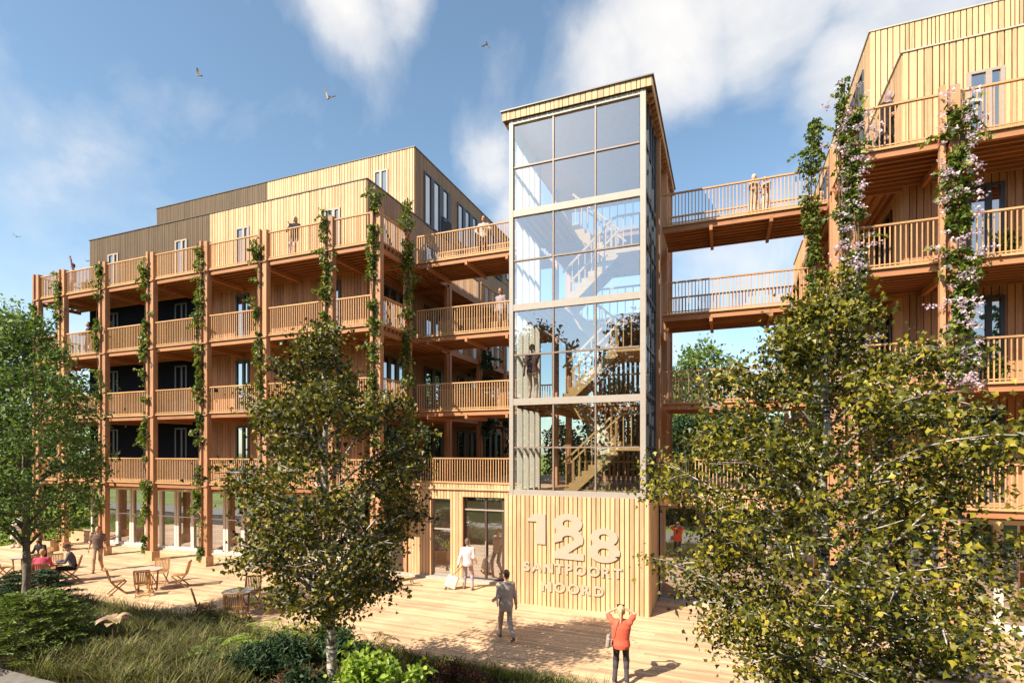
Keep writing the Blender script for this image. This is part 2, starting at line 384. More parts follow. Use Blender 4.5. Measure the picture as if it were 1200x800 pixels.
def post(parent, x, y, z0, z1, two='x', name='column'):
    """a pair of posts: a slim one and a stout one, with steel shoe"""
    mb = MB()
    if two == 'x':
        mb.box(x-.24, x-.13, y-.15, y+.0, z0, z1); mb.box(x-.03, x+.17, y-.11, y+.11, z0, z1-.03)
        for l in LV:
            if l < z1-.2: mb.box(x-.25, x+.18, y-.16, y+.12, l-.13, l-.08, .2)
    else:
        mb.box(x-.08, x+.08, y-.19, y-.09, z0, z1); mb.box(x-.11, x+.11, y-.03, y+.17, z0, z1-.03)
        for l in LV:
            if l < z1-.2: mb.box(x-.12, x+.12, y-.20, y+.18, l-.13, l-.08, .2)
    return mb.build(name, M['post'], parent)
DW = [(.12,.5), (.66,.88)]                                         # balcony door: wide light + slim light
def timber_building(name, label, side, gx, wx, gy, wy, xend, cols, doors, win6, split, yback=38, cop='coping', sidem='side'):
    """side = -1: building runs to -X from its corner; side = +1: to +X. gx/gy gallery lines, wx/wy wall lines"""
    B = empty(name, (0, 0, 0), 0, label, 'building')
    xa, xb = min(wx, xend), max(wx, xend); o = -side                # o: outward direction of the side wall
    z5, z6 = 15.95, 19.15; y6 = wy + 3.62
    # bodies (closed volumes behind the cladding)
    mb = MB(); mb.box(xa, xb, wy, yback, 3.1, z5-.06, .5); mb.box(xa, xb, y6, yback, z5-.06, z6-.06, .5); mb.box(xa, xb, wy+.3, yback, 0, 3.1, .5)
    mb.build('wall_core', M['groove'], B)
    sp0, sp1 = (split if split is not None else (None, None))
    def holes(lv, top):
        return [(a, b, lv, top) for a, b in doors]
    # front walls level by level
    for i, lv in enumerate(LV[:3]):
        up = LV[i+1]; H = holes(lv, lv+2.5)
        if sp0 is None:
            c = MB(); clad(c, 'x', wy, -1, xa, xb, lv, up-.2, H, pitch=.165, gap=.02, uneven=False); c.build('front_wall', M['clad_red'], B)
        else:
            c = MB(); clad(c, 'x', wy, -1, sp0, xb, lv, up-.2, H, pitch=.165, gap=.02); c.build('front_wall', M['clad_red'], B)
            c = MB(); c.box(xa, sp0-.003, wy-.03, wy, lv, up-.2, .5); d_ = c.build('rendered_wall', M['navy'], B)
    c = MB(); H = holes(LV[3], LV[3]+2.55)
    if sp0 is None: clad(c, 'x', wy, -1, xa, xb, LV[3], z5, H, pitch=.155, gap=.03, uneven=True)
    else: clad(c, 'x', wy, -1, sp0, xb, LV[3], z5, H, pitch=.155, gap=.03, uneven=True)
    c.build('upper_wall', M['clad'], B)
    if sp0 is not None:
        c = MB(); clad(c, 'x', wy, -1, xa, sp0, LV[3], z5, H, pitch=.13, gap=.015); c.build('upper_wall', M['brown'], B)
    c = MB(); clad(c, 'x', y6, -1, xa if sp1 is None else sp1, xb, z5-.05, z6, [win6] if win6 else [], pitch=.155, gap=.03, uneven=True); c.build('upper_wall', M['clad'], B)
    if sp1 is not None:
        c = MB(); clad(c, 'x', y6, -1, xa, sp1, z5-.05, z6, [], pitch=.13, gap=.015); c.build('upper_wall', M['brown'], B)
    # side wall with window bands
    bands5 = [(19.25-18.35, 21.1-18.35)] + [(22.8-18.35+k*3.5, 25.45-18.35+k*3.5) for k in range(4)]
    Y0 = wy
    sideholes = [(Y0+a, Y0+b) for a, b in bands5]
    c = MB()
    for i, lv in enumerate(LV):
        up = z5 if i == 3 else LV[i+1]-.0
        H = [(a, b, lv, lv+2.5) for a, b in sideholes]
        for a, b in sideholes:
            if b < yback:
                window(B, 'y', wx, o, a, b, lv, lv+2.5, [(.06,.28), (.40,.60), (.74,.94)], M['bframe'] if i < 3 else M['dframe'], M['gl'])
        clad(c, 'y', wx, o, Y0, yback, lv, up, H, pitch=.11, gap=.01, th=.025)
    H = []
    for k, (a, b) in enumerate(sideholes[1:]):
        zb = 15.9 if k % 2 == 0 else 16.3
        H.append((a, b, zb, 18.45))
        wd = window(B, 'y', wx, o, a, b, zb, 18.45, [(.04,.24), (.36,.56), (.72,.9)], M['dframe'], M['gl'])
        if k % 2 == 0:
            g = MB(); xo = wx + o*.12
            nb = 9
            for j in range(nb+1): yy = a+(b-a)*(.66+.34*j/nb); g.beam((xo, yy, zb), (xo, yy, zb+1.0), .03, .03)
            g.beam((xo, a+(b-a)*.66, zb+1), (xo, b, zb+1), .04, .05); g.beam((xo, a+(b-a)*.66, zb+.05), (xo, b, zb+.05), .04, .05)
            g.build('juliet_balcony', M['dframe'], B)
    clad(c, 'y', wx, o, y6, yback, z5, z6, H, pitch=.11, gap=.01, th=.025)
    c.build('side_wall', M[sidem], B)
    # copings and roofs
    c = MB(); ov = .06
    def ring(x0, x1, y0, z):
        c.box(x0-ov, x1+ov, y0-ov, y0+.2, z, z+.035); c.box((x1+ov if side < 0 else x0-ov), (x1-.2 if side < 0 else x0+.2), y0+.2, yback, z, z+.045)
        c.box((x0-ov if side < 0 else x1-.2), (x0+.2 if side < 0 else x1+ov), y0+.2, yback, z, z+.045)
    ring(xa, xb, wy, z5); ring(xa, xb, y6, z6); c.build('coping', M[cop], B)
    c = MB(); c.box(xa+.2, xb-.2, wy+.2, y6-.01, z5-.05, z5-.01); c.box(xa+.2, xb-.2, y6+.2, yback, z6-.05, z6-.01); c.build('roof', M['roofing'], B)
    # balcony doors
    for i, lv in enumerate(LV):
        for (a, b) in doors:
            fm = M['wframe'] if i == 3 else M['dframe']
            window(B, 'x', wy-.002, -1, a, b, lv, lv+(2.55 if i == 3 else 2.5), DW, fm, M['gl'], name='balcony_door')
    if win6: window(B, 'x', y6-.002, -1, *win6, [(.1,.42), (.56,.9)], M['wframe'], M['gl'])
    # ground floor glazing
    fb = MB(); clad(fb, 'x', wy, -1, xa, xb, 3.0, LV[0]-.2, []); fb.build('fascia', M['clad_red'], B)
    a = xa
    while a < xb-.4:
        b = min(a+3.25, xb)
        window(B, 'x', wy+.1, -1, a+.02, b-.02, .08, 2.98, [(.04,.30), (.36,.63), (.69,.96)], M['shopframe'], M['glstore'], name='shop_window', transom=1.65, fw=.12, depth=.1)
        a += 3.25
    kb = MB(); kb.box(xa, xb, wy-.1, wy+.12, -.03, .078); kb.build('kerb', M['kerb'], B)
    sg = MB(); sg.box(wx - o*.1, wx-o*.02, wy, yback, 0, 3.08, .5); sg.build('side_base', M['groove'], B)
    a = wy
    while a < yback-3:
        window(B, 'y', wx, o, a+.05, a+3.2, .08, 2.98, [(.04,.30), (.36,.63), (.69,.96)], M['bframe'], M['glstore'], name='shop_window', transom=2.0); a += 3.25
    # galleries
    gxa, gxb = (min(c_[0] for c_ in cols), gx) if side < 0 else (gx, max(c_[0] for c_ in cols))
    fc = sorted(c_[0] for c_ in cols if c_[1] == gy)
    for lv in LV:
        deck(B, gxa-.1, gxb+.1, gy, wy-.04, lv, 'x', fc[:] )
        ys = [wy] + [wy + 3.35*k for k in range(1, 5)]
        lo, hi = (wx+.03, gx+.05) if side < 0 else (gx-.05, wx-.03)
        deck(B, lo, hi, wy-.03, ys[-1], lv, 'y', ys[:-1])
        for p, q in zip(fc[:-1], fc[1:]): railing(B, (p+.2, gy), (q-.22, gy), lv)
        railing(B, (gx, gy+.2), (gx, wy-.1), lv)
        if lv > 4:
            railing(B, (gx, wy+2.5), (gx, ys[1]+3.2), lv); railing(B, (gx, ys[2]+.2), (gx, ys[3]), lv)
        if side < 0: railing(B, (gxa, gy+.2), (gxa, wy-.1), lv)
        for p in fc:      # beam shoulders below the deck line
            pass
    for (x, y, z1, two) in cols:
        post(B, x, y, 0, z1, two)
        if y == gy: q = MB(); q.box(x-.29, x+.22, y-.2, y+.16, -.02, .42); q.build('post_base', M['planter'], B)
    for k in range(1, 5): post(B, gx, wy+3.35*k, 0, LV[3] if k > 1 else LV[3]+1.2, 'y')
    return B
LBc = [(-32.0,16.4), (-29.95,16.4)] + [(x, 16.4) for x in (-26.9,-23.65,-20.35,-17.1,-13.85)] + [(-11.72,16.4)]
left = timber_building('apartment_building', 'long timber apartment block left of the glass stair tower, partly navy and dark brown', -1, -11.72, -13.66, 16.4, 18.35, -31.3,
    [(x, y, LV[3]+1.2, 'x') for x, y in LBc] + [(-11.72, 18.35, LV[3]+1.0, 'y'), (-32.0, 17.45, LV[3]+.2, 'x')],
    [(-29.8,-28.98), (-24.82,-24.0), (-20.85,-20.03), (-15.78,-14.96)], (-15.9,-15.1,16.2,18.4), (-22.5,-22.7))
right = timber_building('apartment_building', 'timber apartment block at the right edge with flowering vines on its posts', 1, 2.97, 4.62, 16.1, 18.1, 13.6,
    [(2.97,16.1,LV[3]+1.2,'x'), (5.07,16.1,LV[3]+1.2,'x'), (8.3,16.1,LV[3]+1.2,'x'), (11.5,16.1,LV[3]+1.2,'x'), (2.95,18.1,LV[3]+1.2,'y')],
    [(6.05,6.87), (10.3,11.1)], None, None, cop='copingl', sidem='side_sunlit')

# ------------------------------------------------------------------ link floor between the blocks
G = empty('entrance_building', (0, 0, 0), 0, 'low timber ground floor with glass entrance doors linking the blocks', 'building')
mb = MB(); mb.box(-13.5, 4.5, 18.32, 30, 0, 3.4, .5); mb.build('wall_core', M['groove'], G)
mb = MB(); mb.box(-11.6, 2.9, 18.0, 30, 3.38, 3.44, .5); mb.build('roof_terrace', M['decking'], G)
mb = MB(); clad(mb, 'x', 18.1, -1, -11.5, -6.62, .0, 3.62, [(-10.5,-9.66,.0,3.02), (-9.14,-7.42,.0,3.12)], pitch=.13, gap=.02)
mb2 = MB(); clad(mb2, 'x', 18.1, -1, -2.0, 2.9, 3.05, 3.62, [], pitch=.13, gap=.02); mb2.box(-2, 4.5, 18.11, 18.3, 3.05, 3.4, .1); mb2.build('front_fascia', M['clad'], G)
for x0, x1 in ((-11.5,-10.5), (-9.66,-9.14), (-7.42,-6.6)): mb.box(x0, x1, 18.11, 18.3, 0, 3.4, .1)
mb.box(-10.5, -9.66, 18.11, 18.3, 3.02, 3.4, .1); mb.box(-9.14, -7.42, 18.11, 18.3, 3.12, 3.4, .1);
mb.build('front_wall', M['clad'], G)
for q in ((-11.55, -6.6), (-2.0, 2.9)): mb = MB(); mb.box(*q, 18.03, 18.3, 3.62, 3.66); mb.build('coping', M['rail'], G)
window(G, 'x', 18.25, -1, -10.5, -9.66, .08, 3.02, [(.03,.97)], M['wframe'], M['glstore'], fw=.04, transom=1.85)
dr = window(G, 'x', 18.25, -1, -9.14, -7.42, .08, 3.12, [(.035,.50), (.545,.90)], M['bframe'], M['glstore'], name='entrance_door', fw=.05)
mb = MB(); mb.box(-9.08, -7.5, 18.155, 18.18, 2.62, 2.67); mb.build('transom', M['wframe'], dr)
mb = MB(); mb.beam((-8.22,18.13,.9), (-8.22,18.13,1.5), .03, .03); mb.build('handle', M['steel'], dr)
x = -2.0
for xe in (-.42, 1.2, 2.82, 4.44):
    window(G, 'x', 18.25, -1, x+.01, xe, .08, 3.02, [(.03,.97)], M['wframe'], M['glstore'], name='shop_window', fw=.05, transom=None); x = xe
for q in ((-13.4, -6.62), (-2.0, 4.5)): mb = MB(); mb.box(*q, 17.9, 18.16, -.03, .078); mb.build('kerb', M['kerb'], G)
railing(G, (-11.5, 18.14), (-6.65, 18.14), 3.6, .95); railing(G, (-1.95, 18.14), (2.8, 18.14), 3.6, .95)
# ------------------------------------------------------------------ footbridges
for side_, x0, x1, names in ((-1, -11.64, -6.5, ('third floor bridge meeting the left block at mid height', 'second highest bridge left of the stair tower', 'topmost bridge between left block and stair tower')),
                     (1, -2.0, 2.9, ('lowest bridge right of the stair tower, behind the tree crown', 'middle bridge between stair tower and right block', 'topmost bridge between stair tower and right block'))):
    for k, lv in enumerate(LV[1:]):
        nm = ['lowest timber bridge', 'middle timber bridge', 'topmost timber bridge'][k] + (' between left block and glass stair tower' if side_ < 0 else ' between glass stair tower and right block')
        b = empty('footbridge', ((x0+x1)/2, 19.9, lv), 0, nm, 'footbridge', 'timber bridges joining the blocks to the stair tower')
        xm = (x0+x1)/2; h = (x1-x0)/2
        q = h/3
        deck(b, -h, h, -.95, .95, 0, 'x', (-h+q*.6, -h+q*2.6, -h+q*4.6) if side_ < 0 else (-h+q*1.9, -h+q*4.1), name='deck')
        railing(b, (-h, -.95), (h, -.95), 0); railing(b, (-h, .95), (h, .95), 0)
# ------------------------------------------------------------------ stair tower
random.seed(11)
T = empty('stair_tower', (0, 0, 0), 0, 'tall glass-fronted timber stair tower between the two blocks', 'tower')
TX0, TX1, TY0, TY1 = -6.44, -2.16, 16.1, 23.2
mb = MB(); clad(mb, 'x', 16.03, -1, -6.59, -2.04, 0, 3.42, [], pitch=.142, gap=.026, th=.035); mb.build('base_wall', M['clad'], T)
mb = MB(); clad(mb, 'y', -2.07, 1, 16.03, 23.2, 0, 3.42, [], pitch=.13, gap=.006, th=.03); clad(mb, 'y', -6.56, -1, 16.03, 18.0, 0, 3.42, [], pitch=.13, gap=.006, th=.03); mb.build('base_side_wall', M['clad'], T)
mb = MB(); mb.box(-6.555, -2.075, 16.035, 23.2, 0, 3.36, .5); mb.build('base_core', M['groove'], T)
mb = MB()
LT = [3.42, 6.45, 9.45, 12.45, 15.36]
mb.box(TX0, TX0+.13, TY0-.08, TY0+.09, 3.42, 15.36); mb.box(TX1-.16, TX1, TY0-.08, TY0+.09, 3.42, 15.36)
for i, z in enumerate(LT):
    a, b_ = (z, z+.17) if i == 0 else ((z-.17, z+.04) if i < 4 else (z-.12, z))
    mb.box(TX0+.13, TX1-.16, TY0-.07, TY0+.08, a, b_)
mb.build('front_frame', M['steel'], T)
mb = MB(); gp = []
xs = [TX0+.13, TX0+.13+(TX1-TX0-.29)/3, TX0+.13+2*(TX1-TX0-.29)/3, TX1-.16]
for i in range(4):
    z0 = LT[i] + (.17 if i == 0 else .04); z1 = LT[i+1] - (.17 if i < 3 else .12); zm = (z0+z1)/2
    for x in xs[1:3]: mb.box(x-.022, x+.022, TY0-.05, TY0+.07, z0, z1)
    for p, q in zip(xs[:-1], xs[1:]):
        mb.box(p+.024, q-.024, TY0-.045, TY0+.07, zm-.022, zm+.022)
        for u, v in ((z0, zm-.024), (zm+.024, z1)): gp.append((p+.024, q-.024, u, v))
mb.build('mullions', M['mull'], T)
for (p, q, u, v) in gp:
    g = MB(); r = random.uniform(-.003, .003)
    g.add([(p, TY0+r, u), (q, TY0-r, u), (q, TY0-r, v), (p, TY0+r, v), (p, TY0+r+.012, u), (q, TY0-r+.012, u), (q, TY0-r+.012, v), (p, TY0+r+.012, v)],
          [(0,1,2,3), (7,6,5,4), (0,4,5,1), (1,5,6,2), (2,6,7,3), (3,7,4,0)]); g.build('glass_pane', M['gltower'], T)
# glazed flanks
for X, s, mt in ((TX0, 1, M['fin']), (TX1, -1, M['dframe'])):
    mb = MB(); ys = [16.75, 17.35, 17.95]
    for y in ys: mb.box(X, X+s*.2, y-.04, y+.04, 3.45, 15.3)
    mb.box(X, X+s*.2, 18.45, 18.55, 3.45, 15.3)
    for i in range(4):
        zm = (LT[i]+LT[i+1])/2
        for a, b_ in zip([16.2]+[y+.04 for y in ys], [y-.04 for y in ys]+[18.45]):
            mb.box(X, X+s*.12, a, b_, LT[i]+.0, LT[i]+.12); mb.box(X, X+s*.08, a, b_, zm-.025, zm+.025)
    mb.build('side_frame', mt, T)
    for i in range(4):
        g = MB(); g.box(X+s*.03, X+s*.042, 16.2, 18.44, LT[i]+.13, LT[i+1]-.02); g.build('side_glass', M['glside'], T)
# timber posts, floors, roof
for (x, y) in ((-2.16, 18.72), (-2.16, 21.05), (-2.16, 23.05), (-6.44, 18.72), (-6.44, 21.05), (-6.44, 23.05)):
    mb = MB(); mb.box(x-.1, x+.12, y-.13, y+.13, 3.45, 15.33); mb.build('timber_post', M['post'], T)
for lv in LV:
    deck(T, TX0+.22, -4.85, 16.25, 18.66, lv, 'y', (), name='floor'); deck(T, TX0+.22, TX1-.22, 18.68, 23.0, lv, 'x', (), name='floor')
mb = MB()
for i, lv in enumerate(LV): clad(mb, 'y', -2.12, 1, 21.25, 22.9, lv+.02, (LV+[15.36])[i+1]-.02, [], pitch=.14, gap=.012)
mb.build('flank_cladding', M['clad_red'], T)
mb = MB()
for i, lv in enumerate(LV[:2]): clad(mb, 'x', 23.1, -1, -5.3, -3.2, lv+.02, LV[i+1]-.25, [], pitch=.2, gap=.08, th=.05)
mb.build('rear_slats', M['clad_red'], T)
mb = MB(); mb.box(-6.62, -2.0, 15.98, 23.25, 15.40, 15.6, .5); o = mb.build('roof', M['roofing'], T)
mb = MB(); clad(mb, 'x', 15.98, -1, -6.65, -1.98, 15.37, 15.64, [], pitch=.16, gap=.02, uneven=True); clad(mb, 'y', -1.995, 1, 15.98, 23.25, 15.37, 15.64, [], pitch=.16, gap=.01); clad(mb, 'y', -6.625, -1, 15.98, 23.25, 15.37, 15.64, [], pitch=.16, gap=.01)
mb.build('roof_fascia', M['clad'], T)
mb = MB(); mb.box(-6.7, -1.92, 15.9, 23.3, 15.645, 15.68); mb.build('coping', M['coping'], T)
mb = MB(); y = 16.25
while y < 23: mb.box(-2.155, -1.998, y, y+.07, 15.24, 15.368); y += .3
mb.box(-2.158, -2.12, 16.2, 23.0, 15.30, 15.372); mb.build('rafters', M['beamx'], T)
mb = MB(); mb.box(-6.6, -2.17, 16.2, 23.2, 15.37, 15.395, .5); mb.build('ceiling', M['fin'], T)
# stair flights
def flight(x0, x1, y0, y1, z0, z1, n=8):
    f = MB(); dx = (x1-x0)/n; dz = (z1-z0)/n; s = 1 if dx > 0 else -1
    for i in range(n):
        a = x0+dx*i
        f.box(a, a+dx*1.0, y0+.06, y1-.06, z0+dz*(i+1)-.04, z0+dz*(i+1), .6)
        f.box(a, a+s*.025, y0+.06, y1-.06, z0+dz*i, z0+dz*(i+1)-.042, .4)
        for yy in (y0, y1-.055):       # saw-tooth stringers
            f.box(a, a+dx, yy, yy+.055, z0+dz*i-.02, z0+dz*(i+1), .55)
    for yy in (y0+.003, y1-.052): f.beam((x0+dx*.3, yy+.025, z0-.08), (x1+dx*.2, yy+.025, z1-.12), .05, .24, .55)
    o = f.build('stair_flight', M['stair'], T)
    r = MB()
    for yy in (y0+.03, y1-.03):
        r.beam((x0, yy, z0+1.0), (x1, yy, z1+1.0), .05, .06, .7)
        for i in range(n):
            c = x0+dx*(i+.5); zz = z0+dz*(i+1); r.beam((c, yy, zz), (c, yy, zz+.93-dz*.5+.05), .028, .028, .7)
    r.build('handrail', M['stair'], o)
for i, lv in enumerate(LV):
    if i < 3:
        zm = lv+1.5
        flight(-4.78, -3.15, 16.42, 17.42, lv, zm); flight(-3.15, -4.78, 17.6, 18.55, zm, lv+3.0)
        f = MB(); f.box(-3.15, -2.36, 16.42, 18.6, zm-.12, zm, .6); o = f.build('landing', M['stair'], T)
        r = MB(); 
        for (p, q) in (((-3.12,16.45),(-2.4,16.45)), ((-2.4,16.45),(-2.4,18.55))):
            P_ = Vector((*p, zm)); Q_ = Vector((*q, zm)); n = max(3, int((Q_-P_).length/.22))
            r.beam(P_+Vector((0,0,1)), Q_+Vector((0,0,1)), .05, .06, .7)
            for k in range(n+1): c = P_.lerp(Q_, k/n); r.beam(c, c+Vector((0,0,.98)), .028, .028, .7)
        r.build('handrail', M['stair'], o)
    r = MB(); n = 9            # guard round the stair well
    for k in range(n+1):
        c = Vector((-4.8+2.4*k/n, 18.64, lv)); r.beam(c, c+Vector((0,0,.98)), .028, .028, .7)
    r.beam((-4.8,18.64,lv+1), (-2.4,18.64,lv+1), .05, .06, .7)
    r.build('guard_rail', M['stair'], T)

# ------------------------------------------------------------------ sign on the tower foot
SG = empty('building_sign', (-4.4, 15.983, 1.6), 0, 'pale raised numbers 1828 over SANTPOORT NOORD on the slatted tower foot', 'sign')
def letter_text(ch, h, bold):
    cu = bpy.data.curves.new('letter', 'FONT'); cu.body = ch; cu.extrude = .012; cu.offset = bold; cu.size = 1; cu.resolution_u = 4
    o = bpy.data.objects.new('letter', cu); COL.objects.link(o); bpy.context.view_layer.update()
    me = bpy.data.meshes.new_from_object(o.evaluated_get(bpy.context.evaluated_depsgraph_get())); bpy.data.objects.remove(o)
    co = np.empty(len(me.vertices)*3, np.float32); me.vertices.foreach_get('co', co); co = co.reshape(-1, 3)
    co[:, 0] -= co[:, 0].min(); hh = co[:, 1].max()-co[:, 1].min(); w_ = co[:, 0].max(); co[:, 1] -= co[:, 1].min()
    sc = h/hh; zs = co[:, 2].copy(); out = np.stack([co[:, 0]*sc, -zs, co[:, 1]*sc], 1)
    me.vertices.foreach_set('co', out.ravel()); me.materials.clear(); me.materials.append(M['letters']); me.update(); me.name = 'letter'
    return me, w_*sc
def word(txt, xa, xb, zb, h):
    ms = [letter_text(c, h*(1.0 if c not in 'OSC' else 1.03), .034) for c in txt]; tot = sum(m_[1] for m_ in ms); f = .055
    gap = ((xb-xa)-tot*1.12)/(len(txt)-1); x = xa
    for me, w_ in ms:
        o = link('letter', me, SG); o.scale = (1.12, 1, 1); o.location = (x+4.4, -.014, zb-1.6-(0)); x += w_*1.12+gap
word('SANTPOORT', -5.93, -2.82, 1.05, .30); word('NOORD', -5.32, -3.38, .47, .30)
def plate(name, outline, holes=()):
    """extruded digit from an outline with holes, drawn as rings of quads"""
def ringpart(mb, cx, cz, ro, ri, a0=0, a1=360, y=.026, n=40):
    vs = []; fs = []; full = abs(a1-a0) >= 360
    for k in range(n+1):
        a = R(a0+(a1-a0)*k/n); c, s_ = math.cos(a), math.sin(a)
        for (rx, rz) in (ro, ri):
            for yy in (-y, 0): vs.append((cx+rx*c, yy, cz+rz*s_))
    for k in range(n):
        b = k*4; e = b+4
        fs += [(b, e, e+2, b+2), (b+1, b+3, e+3, e+1), (b, b+1, e+1, e), (b+2, e+2, e+3, b+3)]
    if not full: fs += [(0, 2, 3, 1), (n*4, n*4+1, n*4+3, n*4+2)]
    mb.add(vs, fs)
def poly(mb, pts, y=.029):
    n = len(pts); mb.add([(x, -y, z) for x, z in pts] + [(x, 0, z) for x, z in pts], [tuple(range(n)), tuple(range(2*n-1, n-1, -1))] + [(i, i+n, (i+1) % n+n, (i+1) % n) for i in range(n)])
def digit(mb):
    o = mb.build('digit', M['letters'], SG); o.location = (0, -.002, 0); return o
X0 = 4.4; Z0 = -1.6
d = MB(); poly(d, [(x+X0, z+Z0) for x, z in ((-5.8,2.68),(-5.58,2.86),(-5.2,2.86),(-5.2,1.92),(-5.5,1.92),(-5.5,2.62),(-5.8,2.62))]); digit(d)
d = MB(); ringpart(d, -4.49+X0, 2.60+Z0, (.46,.30), (.155,.115)); digit(d)                      # upper bowl of the 8 that grows into the 2
d = MB(); ringpart(d, -4.47+X0, 2.12+Z0, (.47,.36), (.19,.12), -25, 200, .032)
poly(d, [(x+X0, z+Z0) for x, z in ((-4.93,1.72),(-4.91,1.52),(-3.98,1.50),(-3.98,1.70),(-4.48,1.70),(-4.02,2.02),(-4.20,2.16))]); digit(d)
d = MB(); ringpart(d, -3.37+X0, 2.24+Z0, (.41,.27), (.15,.105), y=.026); ringpart(d, -3.37+X0, 1.80+Z0, (.48,.31), (.18,.125), y=.031); digit(d)

# ------------------------------------------------------------------ furniture
def make_chair():
    r = empty('folding_chair'); W_ = .23
    s = MB()
    for i in range(7): y = -.2+i*.063; s.box(-W_+.03, W_-.03, y, y+.05, .425, .443)
    s.build('seat', M['garden'], r)
    b_ = MB()
    for k in range(9):
        x = -W_+.035+k*(2*W_-.07)/8-.016; pts = [(x+.016, -.20, .47), (x+.016, -.235, .65), (x+.016, -.30, .88)]
        for p, q in zip(pts[:-1], pts[1:]): b_.beam(p, q, .03, .012)
    b_.beam((-W_+.01, -.195, .47), (W_-.01, -.195, .47), .02, .045); b_.beam((-W_+.01, -.305, .89), (W_-.01, -.305, .89), .022, .055)
    b_.build('backrest', M['garden'], r)
    for sx in (-1, 1):
        x = sx*(W_+.0)
        l = MB(); pts = [(x,-.315,.90),(x,-.25,.66),(x,-.20,.46),(x,-.06,.28),(x,.24,0)]
        for p, q in zip(pts[:-1], pts[1:]): l.beam(p, q, .022, .04)
        l.build('leg', M['garden'], r)
        x = sx*(W_-.028); l = MB(); l.beam((x,.23,.44), (x,-.26,0), .022, .038); l.build('leg', M['garden'], r)
    c = MB(); c.beam((-W_,.19,.05), (W_,.19,.05), .02, .03); c.beam((-W_+.03,-.21,.05), (W_-.03,-.21,.05), .02, .03); c.build('stretcher', M['garden'], r)
    return r
M['tabletop'] = plain('pale_table_top', (.50,.43,.36), .5, noise=.06)
def make_table():
    r = empty('round_table'); t = MB(); t.tube([(0,0,.70),(0,0,.725)], .43, 40); t.build('table_top', M['tabletop'], r)
    e = MB()
    for k in range(4):
        a = PI/4+k*PI/2; l = MB(); l.beam((.30*math.cos(a), .30*math.sin(a), .70), (-.30*math.cos(a)*.95, -.30*math.sin(a)*.95, 0) if False else (.26*math.cos(a), .26*math.sin(a), 0), .04, .04); l.build('leg', M['garden'], r)
    e.beam((-.22,-.22,.66), (.22,.22,.66), .03, .05); e.beam((-.22,.22,.655), (.22,-.22,.655), .03, .05); e.beam((-.2,-.2,.2), (.2,.2,.2), .025, .03); e.beam((-.2,.2,.2), (.2,-.2,.2), .025, .03)
    e.build('stretcher', M['garden'], r); return r
ch0 = make_chair(); tb0 = make_table(); used = set()
def put(src, loc, rz, label, cat, group):
    o = src if src.name not in used else copy_tree(src); used.add(src.name)
    o.location = (*loc, 0); o.rotation_euler = (0, 0, rz); o['label'] = label; o['category'] = cat; o['group'] = group; return o
GC = 'folding garden chairs round the terrace tables'; GT = 'round tables on the terrace'
def face(x, y, tx, ty): return math.atan2(-(tx-x), (ty-y))
def chair_at(cx, cy, dx, dy, label, jitter=0):
    x, y = cx+dx, cy+dy; return put(ch0, (x, y), face(x, y, cx, cy)+jitter, label, 'chair', GC)
TB = (-18.64, 12.75); TC = (-13.3, 11.75); TA = (-22.95, 12.0); TD = (-25.4, 12.5)
put(tb0, TB, .3, 'round pale topped garden table amid four empty chairs, middle group of the terrace', 'table', GT)
put(tb0, TC, .1, 'round pale topped garden table amid four empty chairs, nearest the left birch tree', 'table', GT)
put(tb0, TA, .0, 'round garden table with the person in a hat seated at it', 'table', GT)
put(tb0, TD, .2, 'round garden table at the left edge behind the pine shrub', 'table', GT)
def seat_at(c, r_, n_, label, jitter=0):
    """offset given along the sight line: r_ to the right of it, n_ towards the viewer"""
    k = math.hypot(*c); rx, ry = c[1]/k, -c[0]/k; nx, ny = -c[0]/k, -c[1]/k
    dx, dy = rx*r_+nx*n_, ry*r_+ny*n_; chair_at(c[0], c[1], dx, dy, label, jitter); return (c[0]+dx, c[1]+dy)
seat_at(TB, -.85, .05, 'empty folding chair left of the middle table, its back to the lawn', .1)
seat_at(TB, -.10, .80, 'empty folding chair in front of the middle table seen from its back', -.1)
seat_at(TB, .35, -.80, 'empty folding chair behind the middle table facing the garden bed', .05)
seat_at(TB, .95, .10, 'empty folding chair right of the middle table, seen from its side', -.15)
seat_at(TC, -.85, .05, 'empty folding chair left of the table nearest the birch', .1)
seat_at(TC, -.08, .78, 'empty folding chair in front of the table nearest the birch, its back to the grass', -.05)
seat_at(TC, .35, -.78, 'empty folding chair behind the table nearest the birch', .1)
seat_at(TC, .95, .12, 'empty folding chair between its table and the birch tree', -.1)
sHat = seat_at(TA, .68, .10, 'folding chair the person in a hat sits on')
seat_at(TA, .20, -.80, 'empty folding chair behind the table of the person in a hat', .05)
sPink = seat_at(TA, -.12, .72, 'folding chair under the person in a pink jacket')
sDark = seat_at(TD, .55, -.50, 'folding chair of the dark haired person in black')
seat_at(TD, -.55, .3, 'empty folding chair at the left picture edge behind the pine shrub')
seat_at(TD, .2, .8, 'empty folding chair left of the pine shrub top, back to the bed')
